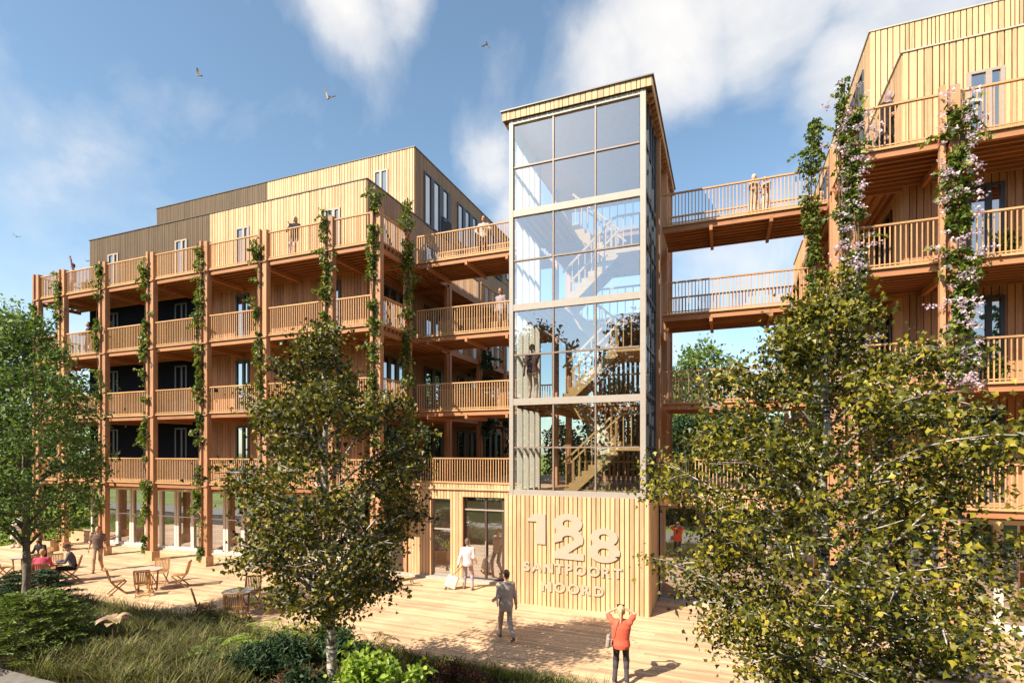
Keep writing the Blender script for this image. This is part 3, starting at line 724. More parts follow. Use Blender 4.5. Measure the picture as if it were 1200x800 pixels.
# post planters
def planter_box(name, x, y, w_, d_, h_, label, group=None, soil=True):
    r = empty(name, (x, y, 0), 0, label, 'planter', group); m_ = MB()
    m_.box(-w_/2, w_/2, -d_/2, -d_/2+.03, 0, h_); m_.box(-w_/2, w_/2, d_/2-.03, d_/2, 0, h_); m_.box(-w_/2, -w_/2+.03, -d_/2+.03, d_/2-.03, 0, h_); m_.box(w_/2-.03, w_/2, -d_/2+.03, d_/2-.03, 0, h_)
    m_.build('box', M['planter'], r)
    if soil: s = MB(); s.box(-w_/2+.031, w_/2-.031, -d_/2+.031, d_/2-.031, .02, h_-.05); s.build('soil', M['soil'], r)
    return r
planter_box('planter', -11.75, 15.6, 1.15, .55, .5, 'pale timber planter with white-leaved plants below the left birch crown')
planter_box('planter', -30.6, 16.2, .95, .6, .5, 'low pale planter box beside the second gallery post from the left', 'planters at the gallery posts')
planter_box('planter', -32.0, 18.6, 1.7, .6, .55, 'brown planter box behind the leftmost gallery post', 'planters at the gallery posts')
planter_box('planter', -31.2, 19.6, 1.0, .6, .6, 'pale planter pot with a dark shrub beyond the gallery posts', 'planters at the gallery posts')
# ------------------------------------------------------------------ people
random.seed(5)
DG = bpy.context.evaluated_depsgraph_get
def voxel(mb, size, name, mat, parent, extra=None, smooth_it=2):
    me = bpy.data.meshes.new('tmp'); me.from_pydata(mb.v, [], mb.f); o = bpy.data.objects.new('tmp', me); COL.objects.link(o)
    m_ = o.modifiers.new('r', 'REMESH'); m_.mode = 'VOXEL'; m_.voxel_size = size; m_.use_smooth_shade = True
    s_ = o.modifiers.new('s', 'SMOOTH'); s_.factor = .5; s_.iterations = smooth_it
    bpy.context.view_layer.update(); nm = bpy.data.meshes.new_from_object(o.evaluated_get(DG())); bpy.data.objects.remove(o)
    if extra is not None and extra.v:
        nv = len(nm.vertices); V = np.empty(nv*3, np.float32); nm.vertices.foreach_get('co', V)
        vs = [tuple(v) for v in V.reshape(-1, 3)] + list(extra.v); fs = [tuple(p.vertices) for p in nm.polygons] + [tuple(i+nv for i in f) for f in extra.f]
        nm = bpy.data.meshes.new(name); nm.from_pydata(vs, [], fs)
    nm.polygons.foreach_set('use_smooth', [True]*len(nm.polygons)); nm.materials.clear(); nm.materials.append(mat); nm.name = name
    return link(name, nm, parent)
def ik(a, t, l1, l2, hint):
    a = Vector(a); t = Vector(t); hint = Vector(hint); d = t-a; D = d.length
    if D > (l1+l2)*.995: t = a + d*((l1+l2)*.995/D); d = t-a; D = d.length
    x = (l1*l1-l2*l2+D*D)/(2*D); h = math.sqrt(max(0, l1*l1-x*x)); u = d/D; n = (hint-u*hint.dot(u)).normalized()
    return a+u*x+n*h, t
_m = {}
def cmat(col, rough=.8):
    k = (tuple(col), rough)
    if k not in _m: _m[k] = plain('fabric', col, rough, noise=.1, scale=25, bump=.15, spec=.2)
    return _m[k]
SKIN = (.55,.33,.22)
M['eye'] = plain('dark_eye', (.02,.015,.012), .3)
def person(loc, rz, label, top, bottom, shoe=(.03,.025,.02), skin=SKIN, hair=(.06,.04,.025), pelvis=(0,0,.93), lean=(0,0), feet=None, hands=None,
           kneeh=((0,1,0),(0,1,0)), elbowh=((0,-1,-.3),(0,-1,-.3)), style='shirt', hairstyle='short', hat=None, look=(0,0), scale=1.0, vox=.011, toes=(0,0), footlift=(0,0), group=None, dress=None, sleeves='long'):
    r = empty('person', loc, rz, label, 'person', group); r.scale = (scale,)*3
    H = Vector(pelvis); lx, ly = lean
    ch = H+Vector((lx*.35, ly*.35, .36)); sh = H+Vector((lx*.5, ly*.5, .49)); nk = H+Vector((lx*.58, ly*.58, .56)); hd = nk+Vector((lx*.15+look[0]*.02, ly*.15+.02, .145))
    feet = feet or ((-.10,0,.09),(.10,.0,.09)); hands = hands or ((-.27,.02,.80),(.27,.02,.80))
    J = {}
    for i, s_ in enumerate((-1, 1)):
        hip = H+Vector((s_*.09, 0, -.02)); kn, an = ik(hip, feet[i], .44, .42, kneeh[i]); J['hip', i], J['kn', i], J['an', i] = hip, kn, an
        so_ = sh+Vector((s_*.175, 0, -.025)); el, wr = ik(so_, hands[i], .285, .25, elbowh[i]); J['sh', i], J['el', i], J['wr', i] = so_, el, wr
    b = MB(); ex = MB()
    def torso(m_, k=0.0, zlo=-.1):
        m_.loft([(H.x, H.y, H.z+zlo, .13+k, .10+k), (H.x, H.y, H.z-.02, .168+k, .115+k), (H.x+lx*.1, H.y+ly*.1, H.z+.12, .145+k, .10+k), (H.x+lx*.25, H.y+ly*.25, H.z+.26, .165+k, .113+k),
                 (ch.x, ch.y, ch.z, .182+k, .118+k), (sh.x, sh.y, sh.z-.02, .165+k, .09+k), (sh.x, sh.y, sh.z+.035, .09+k, .06+k)])
    torso(b)
    b.cap(sh+Vector((0,0,-.02)), hd+Vector((0,-.015,-.05)), .058, .052)
    rot = Matrix.Rotation(look[0], 3, 'Z') @ Matrix.Rotation(look[1], 3, 'X')
    b.ell(hd, (.078,.098,.118), rot); b.ell(hd+rot @ Vector((0,.03,-.06)), (.055,.065,.06), rot)
    b.cap(hd+rot @ Vector((0,.088,.015)), hd+rot @ Vector((0,.112,-.02)), .012, .017)
    for s_ in (-1, 1): b.ell(hd+rot @ Vector((s_*.08,-.005,-.01)), (.014,.022,.034), rot)
    b.ell(hd+rot @ Vector((0,.088,-.055)), (.028,.014,.011), rot)
    for i, s_ in enumerate((-1, 1)):
        hip, kn, an, so_, el, wr = (J[k, i] for k in ('hip','kn','an','sh','el','wr'))
        b.cap(hip, kn, .078, .052); b.cap(kn, an, .052, .036); b.ell(kn+(an-kn)*.28+Vector((0,-.010,0)), (.044,.048,.1))
        b.cap(so_, el, .05, .04); b.cap(el, wr, .041, .027); b.cap(sh, so_, .06, .058)
        hdv = (wr-el).normalized(); side = hdv.cross(Vector((s_, .2, 0))).normalized(); nrm_ = side.cross(hdv).normalized()
        palm = wr+hdv*.075; b.cap(wr, palm, .026, .034)
        for k in range(4):
            base = wr+hdv*.07+side*((k-1.5)*.021); ln = (.062,.075,.07,.055)[k]
            p1 = base+hdv*ln*.55+nrm_*(-.008*s_); p2 = p1+(hdv*.75-nrm_*(.5*s_)).normalized()*ln*.55
            ex.tube([base, p1, p2], [.0105,.0095,.007], 6)
        tb = wr+hdv*.03+side*-.028; ex.tube([tb, tb+(hdv*.6-side*.8).normalized()*.035, tb+(hdv*.9-side*.45).normalized()*.065], [.012,.011,.008], 6)
    if sleeves == 'none' and style == 'dress': pass
    voxel(b, vox, 'body', cmat(skin, .55), r, ex)
    e = MB()
    for s_ in (-1, 1): e.ell(hd+rot @ Vector((s_*.031,.089,.012)), (.011,.008,.007), rot, 8, 6)
    e.build('eyes', M['eye'], r, True)
    # clothes
    c = MB(); 
    if style == 'jacket': torso(c, .026, -.17); arms = .014
    elif style == 'loose': torso(c, .034, -.10); arms = .018
    else: torso(c, .016, -.08); arms = .010
    for i in (0, 1):
        so_, el, wr = J['sh', i], J['el', i], J['wr', i]
        c.cap(sh, so_, .066+arms*.3, .062+arms)
        if sleeves == 'long': c.cap(so_, el, .058+arms, .046+arms); c.cap(el, wr+(el-wr)*.06, .046+arms, .032+arms)
        elif sleeves == 'short': c.cap(so_, so_.lerp(el, .62), .062+arms, .056+arms)
    voxel(c, vox, 'jacket' if style == 'jacket' else 'shirt', cmat(top), r)
    if dress:
        c = MB(); fz = min(J['an', 0].z, J['an', 1].z)+.06
        c.loft([(H.x, H.y, fz, .27, .22), (H.x, H.y, H.z*.45, .23, .18), (H.x, H.y, H.z-.02, .19, .14), (H.x, H.y, H.z+.12, .15, .11)]); voxel(c, vox, 'skirt', cmat(bottom), r)
    else:
        c = MB(); k = .018 if style != 'legging' else .012
        c.loft([(H.x, H.y, H.z-.11, .15, .112), (H.x, H.y, H.z-.02, .182, .126), (H.x, H.y, H.z+.09, .158, .112)])
        for i in (0, 1):
            hip, kn, an = J['hip', i], J['kn', i], J['an', i]; c.cap(hip, kn, .090+k*.4, .058+k); c.ell(kn+(an-kn)*.28+Vector((0,-.010,0)), (.056+k*.5,.060+k*.5,.12)); c.cap(kn, an+(kn-an)*.03, .056+k, .042+k)
        voxel(c, vox, 'trousers', cmat(bottom), r)
    for i in (0, 1):
        an = J['an', i]; a = toes[i]; s_ = MB(); fwd = Vector((math.sin(a), math.cos(a), 0)); dn = footlift[i]
        heel = an+Vector((0,0,-.05))-fwd*.045; toe = an+fwd*.155+Vector((0,0,-.058-dn)); s_.cap(heel, toe, .04, .034); s_.cap(an, an+Vector((0,0,-.03)), .045, .045)
        s_.box(min(heel.x,toe.x)-.03, max(heel.x,toe.x)+.03, heel.y, toe.y, min(heel.z,toe.z)-.03, min(heel.z,toe.z)-.02) if dn == 0 and abs(a) < .3 else None
        voxel(s_, vox, 'shoe', cmat(shoe, .4), r)
    h_ = MB()
    if hairstyle != 'bald':
        h_.ell(hd+rot @ Vector((0,-.022,.026)), (.086,.094,.104), rot); h_.ell(hd+rot @ Vector((0,-.045,-.03)), (.074,.06,.075), rot)
        if hairstyle == 'pony':
            h_.ell(hd+rot @ Vector((0,-.115,.04)), (.035,.03,.035)); h_.cap(hd+rot @ Vector((0,-.125,.02)), hd+rot @ Vector((0,-.14,-.22)), .036, .018)
        if hairstyle == 'long':
            for s_ in (-1, 1): h_.cap(hd+Vector((s_*.06,-.03,.03)), hd+Vector((s_*.075,-.03,-.2)), .05, .035)
            h_.cap(hd+Vector((0,-.07,.0)), hd+Vector((0,-.08,-.23)), .07, .06)
        if hairstyle == 'bun': h_.ell(hd+Vector((0,-.08,.10)), (.045,.045,.04))
        if hairstyle == 'hood':
            h_.ell(hd+Vector((0,-.02,0)), (.105,.115,.135)); h_.cap(hd+Vector((0,-.04,-.06)), sh+Vector((0,-.02,.0)), .1, .14)
        voxel(h_, min(vox, .010), 'headscarf' if hairstyle == 'hood' else 'hair', cmat(hair, .6), r)
    if hat:
        m_ = MB(); up = rot @ Vector((0,0,1)); c0 = hd+up*.055
        m_.tube([c0, c0+up*.012], [.165,.16], 24); m_.tube([c0, c0+up*.05, c0+up*.085], [.098,.092,.07], 20); m_.build('hat', cmat(hat), r, False)
    return r, J, hd
def tilt_box(name, c, dims, rx, rz, mat, label, cat):
    """small held or carried item with rounded corners"""
    m_ = MB(); m_.box(-dims[0]/2, dims[0]/2, -dims[1]/2, dims[1]/2, -dims[2]/2, dims[2]/2, .5); o = m_.build(name, mat); o.location = c; o.rotation_euler = (rx, 0, rz)
    bv = o.modifiers.new('b', 'BEVEL'); bv.width = min(dims)*.25; bv.segments = 3; tag(o, label, cat); return o
FL = Vector((-.36812, .92978, 0))
# 1 man in grey suit walking left, towards the door
person((-5.2, 12.72, 0), R(38), 'man in a grey suit walking away left with papers under his arm', (.44,.35,.30), (.41,.33,.285), (.12,.07,.05), hair=(.09,.055,.035), style='jacket',
       feet=((-.07,.30,.09),(.09,-.34,.19)), footlift=(0,.09), hands=((-.24,.20,.98),(.27,.04,.86)), pelvis=(0,0,.91), look=(.5,0), lean=(0,.06), vox=.010, scale=1.03)
tilt_box('paper_folder', (-5.40, 12.62, 1.06), (.03,.24,.32), .25, R(30), plain('white_paper', (.7,.66,.6), .7), 'white folder held at the hip by the grey suited man', 'folder')
# 2 woman photographing the sign
wr_, J, hd = person((-2.0, 11.15, 0), R(8), 'woman in an orange-red top photographing the sign with raised arms', (.75,.13,.075), (.075,.062,.07), (.2,.14,.11), hair=(.62,.42,.22), hairstyle='pony', style='loose', sleeves='short',
       feet=((-.14,0,.09),(.12,.03,.09)), hands=((-.10,.20,1.60),(.07,.22,1.61)), elbowh=((-1,.05,-.5),(1,.05,-.5)), pelvis=(0,0,.90), vox=.010, scale=.95)
tilt_box('phone', (-2.05, 11.37, 1.565), (.15,.012,.075), 0, R(8), plain('black_phone', (.015,.015,.018), .25), 'black phone held up by the woman in orange', 'phone')
bagm = MB(); bagm.box(-.045, .045, -.15, .15, -.11, .11); b_ = bagm.build('handbag', cmat((.36,.29,.25), .5)); b_.location = (-2.25, 11.08, .90); b_.rotation_euler = (0, .12, R(10)); b_.modifiers.new('b', 'BEVEL').width = .03
tag(b_, 'grey beige shoulder bag on the hip of the woman in orange', 'bag'); st = MB(); st.tube([(0,-.12,.1), (.04,-.16,.25), (.12,-.13,.42), (.2,-.02,.53), (.2,.08,.5), (.12,.15,.35), (.03,.12,.1)], .009, 6); st.build('strap', cmat((.3,.22,.18)), b_)
# 3 man with suitcase at the entrance
person((-8.35, 16.9, 0), R(15), 'man in a pale shirt and lilac grey trousers walking to the door pulling a suitcase', (.62,.54,.56), (.33,.28,.31), (.3,.14,.08), hair=(.16,.11,.08), style='loose',
       feet=((-.15,.12,.09),(.16,-.06,.10)), hands=((-.30,-.14,.84),(.26,.12,.95)), pelvis=(0,0,.91), vox=.010, scale=1.03, look=(-.3,0))
sc_ = empty('suitcase', (-8.98, 16.72, 0), R(20), 'small white wheeled suitcase trailed by the man at the entrance', 'suitcase')
m_ = MB(); m_.box(-.2, .2, -.11, .11, .06, .50); o = m_.build('shell', plain('white_shell', (.72,.66,.6), .35), sc_); o.rotation_euler = (0, .35, 0); o.modifiers.new('b', 'BEVEL').width = .035
m_ = MB(); m_.beam((.12,-.07,.48), (.48,-.07,.82), .015, .015); m_.beam((.12,.07,.48), (.48,.07,.82), .015, .015); m_.beam((.48,-.09,.82), (.48,.09,.82), .025, .025); m_.build('handle', M['coping'], sc_)
for y in (-.09, .09): m_ = MB(); m_.tube([(-.12,y-.015,.035), (-.12,y+.015,.035)], .035, 14); m_.build('wheel', M['coping'], sc_)
# 4 walking man in brown shirt, coming forward to the right
person((-23.5, 14.05, 0), R(-132), 'man in a brown polo shirt and sand trousers walking across the terrace', (.17,.11,.09), (.42,.27,.16), (.3,.18,.1), skin=(.5,.28,.18), hair=(.08,.05,.03), sleeves='short',
       feet=((-.10,-.20,.12),(.08,.32,.09)), footlift=(.03,0), hands=((-.3,.12,.84),(.29,-.06,.84)), pelvis=(0,0,.90), vox=.012, scale=1.05)
# 5 man in white suit, arms crossed
person((-33.0, 16.0, 0), R(-160), 'man in a white suit standing with crossed arms at the lawn edge', (.74,.66,.63), (.72,.64,.61), (.5,.4,.35), hair=(.35,.26,.2), style='jacket',
       feet=((-.12,0,.09),(.12,.05,.09)), hands=((.10,.24,1.18),(-.08,.27,1.13)), elbowh=((-1,-.1,-.8),(1,-.1,-.8)), vox=.012, scale=1.04)
# seated people
def sit(loc, rz, label, top, bottom, **kw):
    return person((loc[0], loc[1], 0), rz, label, top, bottom, pelvis=(0,-.08,.55), feet=((-.11,.36,.09),(.11,.42,.09)), kneeh=((0,.4,1),(0,.4,1)), vox=.012, **kw)
cA = sHat; sit(cA, face(*cA, *TA), 'person in a dark grey top and brown hat seated facing left', (.10,.09,.11), (.015,.014,.016), hat=(.085,.055,.045), hands=((-.17,.38,.76),(.2,.34,.76)), lean=(0,.22), hair=(.3,.2,.13), elbowh=((-.4,-.6,-.6),(.4,-.6,-.6)))
cA = sPink; sit(cA, face(*cA, *TA), 'person in a bright pink jacket seated with fair hair', (.55,.075,.13), (.06,.05,.07), hair=(.55,.27,.1), hands=((-.2,.36,.76),(.2,.36,.76)), lean=(0,.2), style='jacket', elbowh=((-.4,-.6,-.6),(.4,-.6,-.6)))
cA = sDark; sit(cA, face(*cA, *TD), 'dark haired person in black seated behind the pine shrub', (.03,.028,.035), (.03,.03,.035), hair=(.05,.04,.04), hands=((-.2,.36,.76),(.2,.36,.76)), lean=(0,.25), hairstyle='long', elbowh=((-.4,-.6,-.6),(.4,-.6,-.6)))
# people on the galleries and bridges
person((-15.95, 16.75, 12.45), R(200), 'woman in dark jacket and lilac trousers leaning on the top gallery rail', (.04,.035,.05), (.36,.32,.40), (.5,.45,.4), hair=(.4,.22,.13), style='jacket', hairstyle='long',
       feet=((-.08,.0,.09),(.12,.1,.09)), hands=((.06,.26,1.36),(.16,.30,1.12)), elbowh=((-.5,.2,-1),(.5,.2,-1)), lean=(-.1,.1), vox=.014, scale=.95)
person((-30.25, 16.95, 12.45), R(150), 'person in lilac with both arms raised at the far left top gallery', (.34,.26,.4), (.2,.2,.25), hair=(.1,.05,.03), feet=None,
       hands=((-.35,.10,1.92),(-.12,.12,1.98)), elbowh=((-.6,.1,0),(.3,.1,.2)), vox=.014, scale=.98)
person((-29.3, 17.1, 9.45), R(160), 'dark clothed person on the second highest gallery at the far left', (.06,.04,.045), (.05,.05,.06), skin=(.5,.3,.2), hands=((-.1,.3,1.1),(.12,.3,1.1)), elbowh=((-1,0,-1),(1,0,-1)), vox=.014)
person((-8.95, 19.55, 12.45), R(190), 'person in a pale top and dark trousers on the topmost left bridge', (.42,.36,.33), (.03,.03,.04), skin=(.42,.24,.16), hair=(.08,.05,.04), feet=((-.12,0,.09),(.12,.05,.09)), hands=((-.10,.22,1.15),(.2,.15,1.0)), elbowh=((-1,-.2,-.5),(1,-.3,-.5)), vox=.013, scale=.98)
person((-8.2, 19.5, 9.45), R(170), 'pale dressed person walking on the middle left bridge', (.30,.25,.27), (.16,.13,.13), hair=(.06,.04,.03), skin=(.42,.24,.16), feet=((-.08,.25,.09),(.09,-.25,.13)), hands=((-.28,.1,.9),(.3,-.1,.9)), vox=.013, scale=1.0, hairstyle='bun')
person((-5.95, 16.85, 6.46), R(5), 'man in a brown shirt and pale trousers standing inside the glass stair tower', (.2,.11,.10), (.62,.48,.38), hair=(.45,.2,.1), feet=((-.12,.05,.09),(.14,-.1,.09)), hands=((-.28,.1,.9),(.1,.25,1.05)), vox=.012, scale=1.08, sleeves='short')
person((.86, 19.15, 12.45), R(195), 'veiled person in long white robes at left of the pair on the top right bridge', (.48,.39,.32), (.50,.41,.34), hair=(.52,.43,.36), hairstyle='hood', dress=True, hands=((-.15,.2,1.05),(.12,.22,1.05)), vox=.013, style='loose', scale=.76)
person((1.2, 19.2, 12.45), R(150), 'second person in long pale pink robes on the top right bridge', (.42,.30,.28), (.50,.42,.38), hair=(.12,.07,.05), dress=True, hands=((-.15,.22,1.1),(.14,.2,1.0)), vox=.013, style='loose', scale=.70)
person((3.92, 16.75, 12.45), R(-150), 'person with a mauve headscarf and long dark robe on the top right gallery', (.035,.025,.028), (.03,.022,.026), hair=(.30,.21,.22), hairstyle='hood', dress=True, hands=((.1,.28,1.05),(.22,.12,.9)), vox=.012, style='loose', scale=.97, lean=(0,.16))
# birds
def bird(loc, rz, s_, flap, label):
    m_ = MB(); m_.ell((0,0,0), (.055,.16,.05)); m_.ell((0,.17,.02), (.035,.045,.035)); m_.cap((0,.2,.02), (0,.25,.015), .012, .004); m_.add([(-.03,-.12,0),(.03,-.12,0),(.07,-.3,.01),(-.07,-.3,.01),(-.03,-.12,.012),(.03,-.12,.012),(.07,-.3,.018),(-.07,-.3,.018)], [(0,3,2,1),(4,5,6,7),(0,1,5,4),(1,2,6,5),(2,3,7,6),(3,0,4,7)])
    b = m_.build('bird', M['bird'], None, False); b.location = loc; b.rotation_euler = (0, .25, rz); b.scale = (s_*.72,)*3
    for sx in (-1, 1):
        wv = []; 
        for (t, c0, c1, z) in ((0, .09, -.09, 0), (.5, .10, -.08, .5), (1, .02, -.1, .75)):
            x = sx*(.04+t*.38); zz = z*flap*.4; wv += [(x, c0, zz), (x, c1, zz)]
        n = len(wv); wv += [(x, y, z+.012) for x, y, z in wv]
        fs = []
        for i in (0, 2): fs += [(i, i+1, i+3, i+2), (n+i, n+i+2, n+i+3, n+i+1)]
        fs += [(0,2,n+2,n), (2,4,n+4,n+2), (1,n+1,n+3,3), (3,n+3,n+5,5), (4,5,n+5,n+4), (0,n,n+1,1)]
        k = MB(); k.add(wv, fs); k.build('wing', M['bird'], b)
    return tag(b, label, 'bird', 'birds in flight')
M['bird'] = plain('buff_feathers', (.42,.33,.24), .8)
def sky_at(px, py, t):
    u = (px-600)/632; v = (529-py)/632; return Vector((t*(-.36812+u*.92978), t*(.92978+u*.36812), 4.8+t*v))
bird((-17.8, 20.9, 21.8), 1.0, 1.0, 1.5, 'bird with raised wing flying above the left block, lowest of the upper three')
bird((-23.6, 18.6, 22.9), 2.0, .8, 1.2, 'bird in flight at the upper left, leftmost of the upper three')
bird((-11.5, 25.5, 25.9), .3, .8, -1.1, 'bird in flight highest up near the top middle')
bird((-55.0, 26.6, 22.7), 1.2, .9, .8, 'small bird low in the sky at the far left edge')
bird((-49.6, 28.8, 20.7), .6, .9, .6, 'small bird just left of the far end of the dark brown top storey')
# ------------------------------------------------------------------ vegetation
rng = np.random.default_rng(7); random.seed(21)
def unit(v): return v/np.maximum(np.linalg.norm(v, axis=1, keepdims=True), 1e-6)
def leaves(name, P, size, mat, parent, tones=None, up=.5, droop=.4, shape='lobed', dirs=None, spread=.35):
    """many small folded leaves at points P; size = mean length"""
    n = len(P); P = np.asarray(P, float)
    d = rng.normal(size=(n, 3)) if dirs is None else dirs + rng.normal(size=(n, 3))*.5
    d[:, 2] -= droop; d = unit(d)
    nn = rng.normal(size=(n, 3)); nn[:, 2] = np.abs(nn[:, 2])+up; sx = unit(np.cross(d, nn)); nz = np.cross(sx, d)
    s = (size*(1+spread*rng.uniform(-1, 1, n)))[:, None]
    if shape == 'lobed': uv = [(0,0,0), (-.56,.34,.14), (-.24,.60,.07), (0,1.08,-.06), (.24,.60,.07), (.56,.34,.14)]
    elif shape == 'oval': uv = [(0,0,0), (-.27,.30,.08), (-.22,.72,.06), (0,1,-.04), (.22,.72,.06), (.27,.30,.08)]
    else: uv = [(0,0,0), (-.10,.3,.04), (-.09,.7,.03), (0,1,0), (.09,.7,.03), (.10,.3,.04)]
    V = np.stack([P + sx*s*a + d*s*b + nz*s*c for a, b, c in uv], 1).reshape(-1, 3)
    base = np.arange(n)[:, None]*6; F = np.concatenate([base+np.array([[0,3,2,1]]), base+np.array([[0,5,4,3]])], 1).reshape(-1, 4)
    t = rng.uniform(0, 1, n) if tones is None else tones
    return np_mesh(name, V, F, np.repeat(t, 2), mat, parent)
M['leaf_birch'] = leafmat('birch_leaf', [(0, (.015,.022,.005)), (.4, (.065,.07,.010)), (.70, (.18,.165,.02)), (.93, (.30,.25,.03)), (1, (.30,.13,.03))], .18, .42)
M['leaf_birch2'] = leafmat('yellow_birch_leaf', [(0, (.02,.03,.006)), (.4, (.085,.09,.012)), (.66, (.20,.18,.018)), (.93, (.36,.30,.03)), (1, (.36,.17,.03))], .18, .42)  # yellower leaf mix of the right birch
M['leaf_light'] = leafmat('fresh_leaf', [(0, (.05,.09,.02)), (.5, (.14,.21,.05)), (1, (.28,.35,.10))], .35, .5)
M['leaf_dark'] = leafmat('dark_leaf', [(0, (.012,.03,.012)), (.6, (.03,.065,.025)), (1, (.06,.11,.035))], .2, .5)
M['leaf_far'] = leafmat('distant_leaf', [(0, (.04,.07,.03)), (.6, (.075,.12,.04)), (1, (.12,.17,.06))], .3, .6)
M['leaf_vine'] = leafmat('vine_leaf', [(0, (.025,.05,.012)), (.4, (.07,.12,.022)), (.75, (.18,.22,.035)), (1, (.32,.33,.06))], .3, .45)
M['leaf_bright'] = leafmat('bright_leaf', [(0, (.10,.18,.02)), (.5, (.26,.38,.05)), (1, (.42,.52,.10))], .35, .4)
M['grassy'] = leafmat('meadow_blade', [(0, (.05,.055,.02)), (.35, (.10,.10,.032)), (.7, (.21,.19,.065)), (.93, (.33,.28,.13)), (1, (.20,.27,.03))], .3, .6)
M['petal'] = leafmat('mauve_petal', [(0, (.45,.32,.5)), (.5, (.75,.62,.68)), (1, (.9,.82,.8))], .3, .6)
M['pinkleaf'] = leafmat('cream_pink_leaf', [(0, (.45,.16,.24)), (.35, (.55,.30,.30)), (.6, (.45,.48,.16)), (1, (.60,.60,.32))], .3, .45)
M['rust'] = leafmat('rusty_stem', [(0, (.07,.03,.014)), (1, (.17,.075,.03))], .2, .7)
def bark_mat():
    m, nt, out = newmat('birch_bark'); b = N(nt, 'BsdfPrincipled', Roughness=.75); tc = N(nt, 'TexCoord'); mp = N(nt, 'Mapping'); mp.inputs['Scale'].default_value = (3,3,14)
    L(nt, tc.outputs['Object'], mp.inputs[0]); nz = N(nt, 'TexNoise', Scale=1.8, Detail=5.0, Roughness=.65); L(nt, mp.outputs[0], nz.inputs['Vector'])
    rp = ramp(nt, [(.40, (.035,.03,.026)), (.47, (.22,.19,.16)), (.56, (.50,.45,.39)), (.8, (.62,.56,.5))]); L(nt, nz.outputs['Fac'], rp.inputs[0]); L(nt, rp.outputs[0], b.inputs['Base Color'])
    bp = N(nt, 'Bump', Strength=.4, Distance=.02); L(nt, nz.outputs['Fac'], bp.inputs['Height']); L(nt, bp.outputs[0], b.inputs['Normal']); L(nt, b.outputs[0], out.inputs[0]); return m
M['birch'] = bark_mat(); M['bark'] = plain('grey_brown_bark', (.16,.13,.10), .9, noise=.35, scale=12, bump=.6)
M['stemw'] = plain('vine_stem', (.13,.09,.05), .9, noise=.3, scale=20)
def tree(label, x, y, z0, h, prof, trunk_r, nleaf, leaf, lm, bm, nlimb=30, group=None, lean=(0, 0), shape='lobed', clump=.24, name='tree', sub=5, cat='tree', droop=.4, thin=.018, up=.5):
    """prof: list of (height, crown radius); limbs fork to the envelope, leaves sit in clumps on the twigs"""
    T_ = empty(name, (x, y, z0), random.uniform(0, 6), label, cat, group); hs = [p[0] for p in prof]; rs = [p[1] for p in prof]
    def rad(z): return float(np.interp(z, hs, rs))
    trk = [Vector((lean[0]*k/12 + random.uniform(-.06, .06)*k/12*h/8, lean[1]*k/12+random.uniform(-.06, .06)*k/12*h/8, h*.97*k/12)) for k in range(13)]
    W_ = MB(); W_.tube(trk, [trunk_r*(1.25 if k == 0 else 1)*(1-k/12)**.8+.012 for k in range(13)], 10)
    def tp(z): k = min(11.999, max(0, z/(h*.97)*12)); i = int(k); return trk[i].lerp(trk[i+1], k-i)
    twigs = []; ga = random.uniform(0, 6)
    for i in range(nlimb):
        f = (i+.5)/nlimb; ze = hs[0] + (hs[-1]-hs[0])*f**.9; ga += 2.4+random.uniform(-.4, .4); re = rad(ze)*random.uniform(.62, 1.02)
        zb = max(hs[0]*.75, ze - re*random.uniform(.55, 1.1)); p0 = tp(min(zb, h*.93)); c0 = tp(min(ze, h*.96))
        p1 = Vector((c0.x+math.cos(ga)*re, c0.y+math.sin(ga)*re, ze+random.uniform(-.25, .25))); mid = p0.lerp(p1, .5)+Vector((0, 0, re*.12))
        pts = [p0, p0.lerp(mid, .55)+Vector((0,0,.03)), mid, mid.lerp(p1, .55)+Vector((random.uniform(-.1,.1),random.uniform(-.1,.1),.04)), p1]
        r0 = max(.014, trunk_r*.40*(1-zb/h)+.012); W_.tube(pts, [r0, r0*.75, r0*.5, r0*.3, thin*.4], 6); twigs.append((mid, p1, .8))
        for k in range(sub):
            t = random.uniform(.25, .95); j = min(3, int(t*4)); q = pts[j].lerp(pts[j+1], t*4-j); a2 = ga+random.choice((-1, 1))*random.uniform(.5, 1.4); l2 = re*random.uniform(.25, .55)*(1.2-t*.5)
            e = q+Vector((math.cos(a2)*l2, math.sin(a2)*l2, random.uniform(-.25, .5)*l2)); W_.tube([q, q.lerp(e, .5)+Vector((0,0,.04)), e], [r0*.4, r0*.25, thin*.35], 4); twigs.append((q, e, 1))
            for _ in range(2):
                e2 = q.lerp(e, random.uniform(.3, 1)); a3 = random.uniform(0, 6.28); e3 = e2+Vector((math.cos(a3), math.sin(a3), random.uniform(-.5, .4)))*l2*.5; W_.tube([e2, e3], [thin*.5, thin*.3], 3, caps=False); twigs.append((e2, e3, 1))
    W_.build('trunk', bm, T_, True)
    A = np.array([tuple(t[0]) for t in twigs]); B_ = np.array([tuple(t[1]) for t in twigs]); ln = np.linalg.norm(B_-A, axis=1); wgt = rng.uniform(.2, 1.8, len(twigs))*(ln+.15); pr = wgt/wgt.sum()
    idx = rng.choice(len(twigs), nleaf, p=pr); tt = rng.uniform(.15, 1.08, nleaf)[:, None]; P = A[idx]*(1-tt)+B_[idx]*tt + rng.normal(size=(nleaf, 3))*clump*np.array([1, 1, .8])
    tone = np.clip(rng.normal(.45, .27, nleaf) + (rng.uniform(-.2, .2, len(twigs)))[idx], 0, .94); o = rng.uniform(size=nleaf) < .006; tone[o] = 1
    leaves('crown', P, leaf, lm, T_, tone, shape=shape, droop=droop, up=up)
    return T_
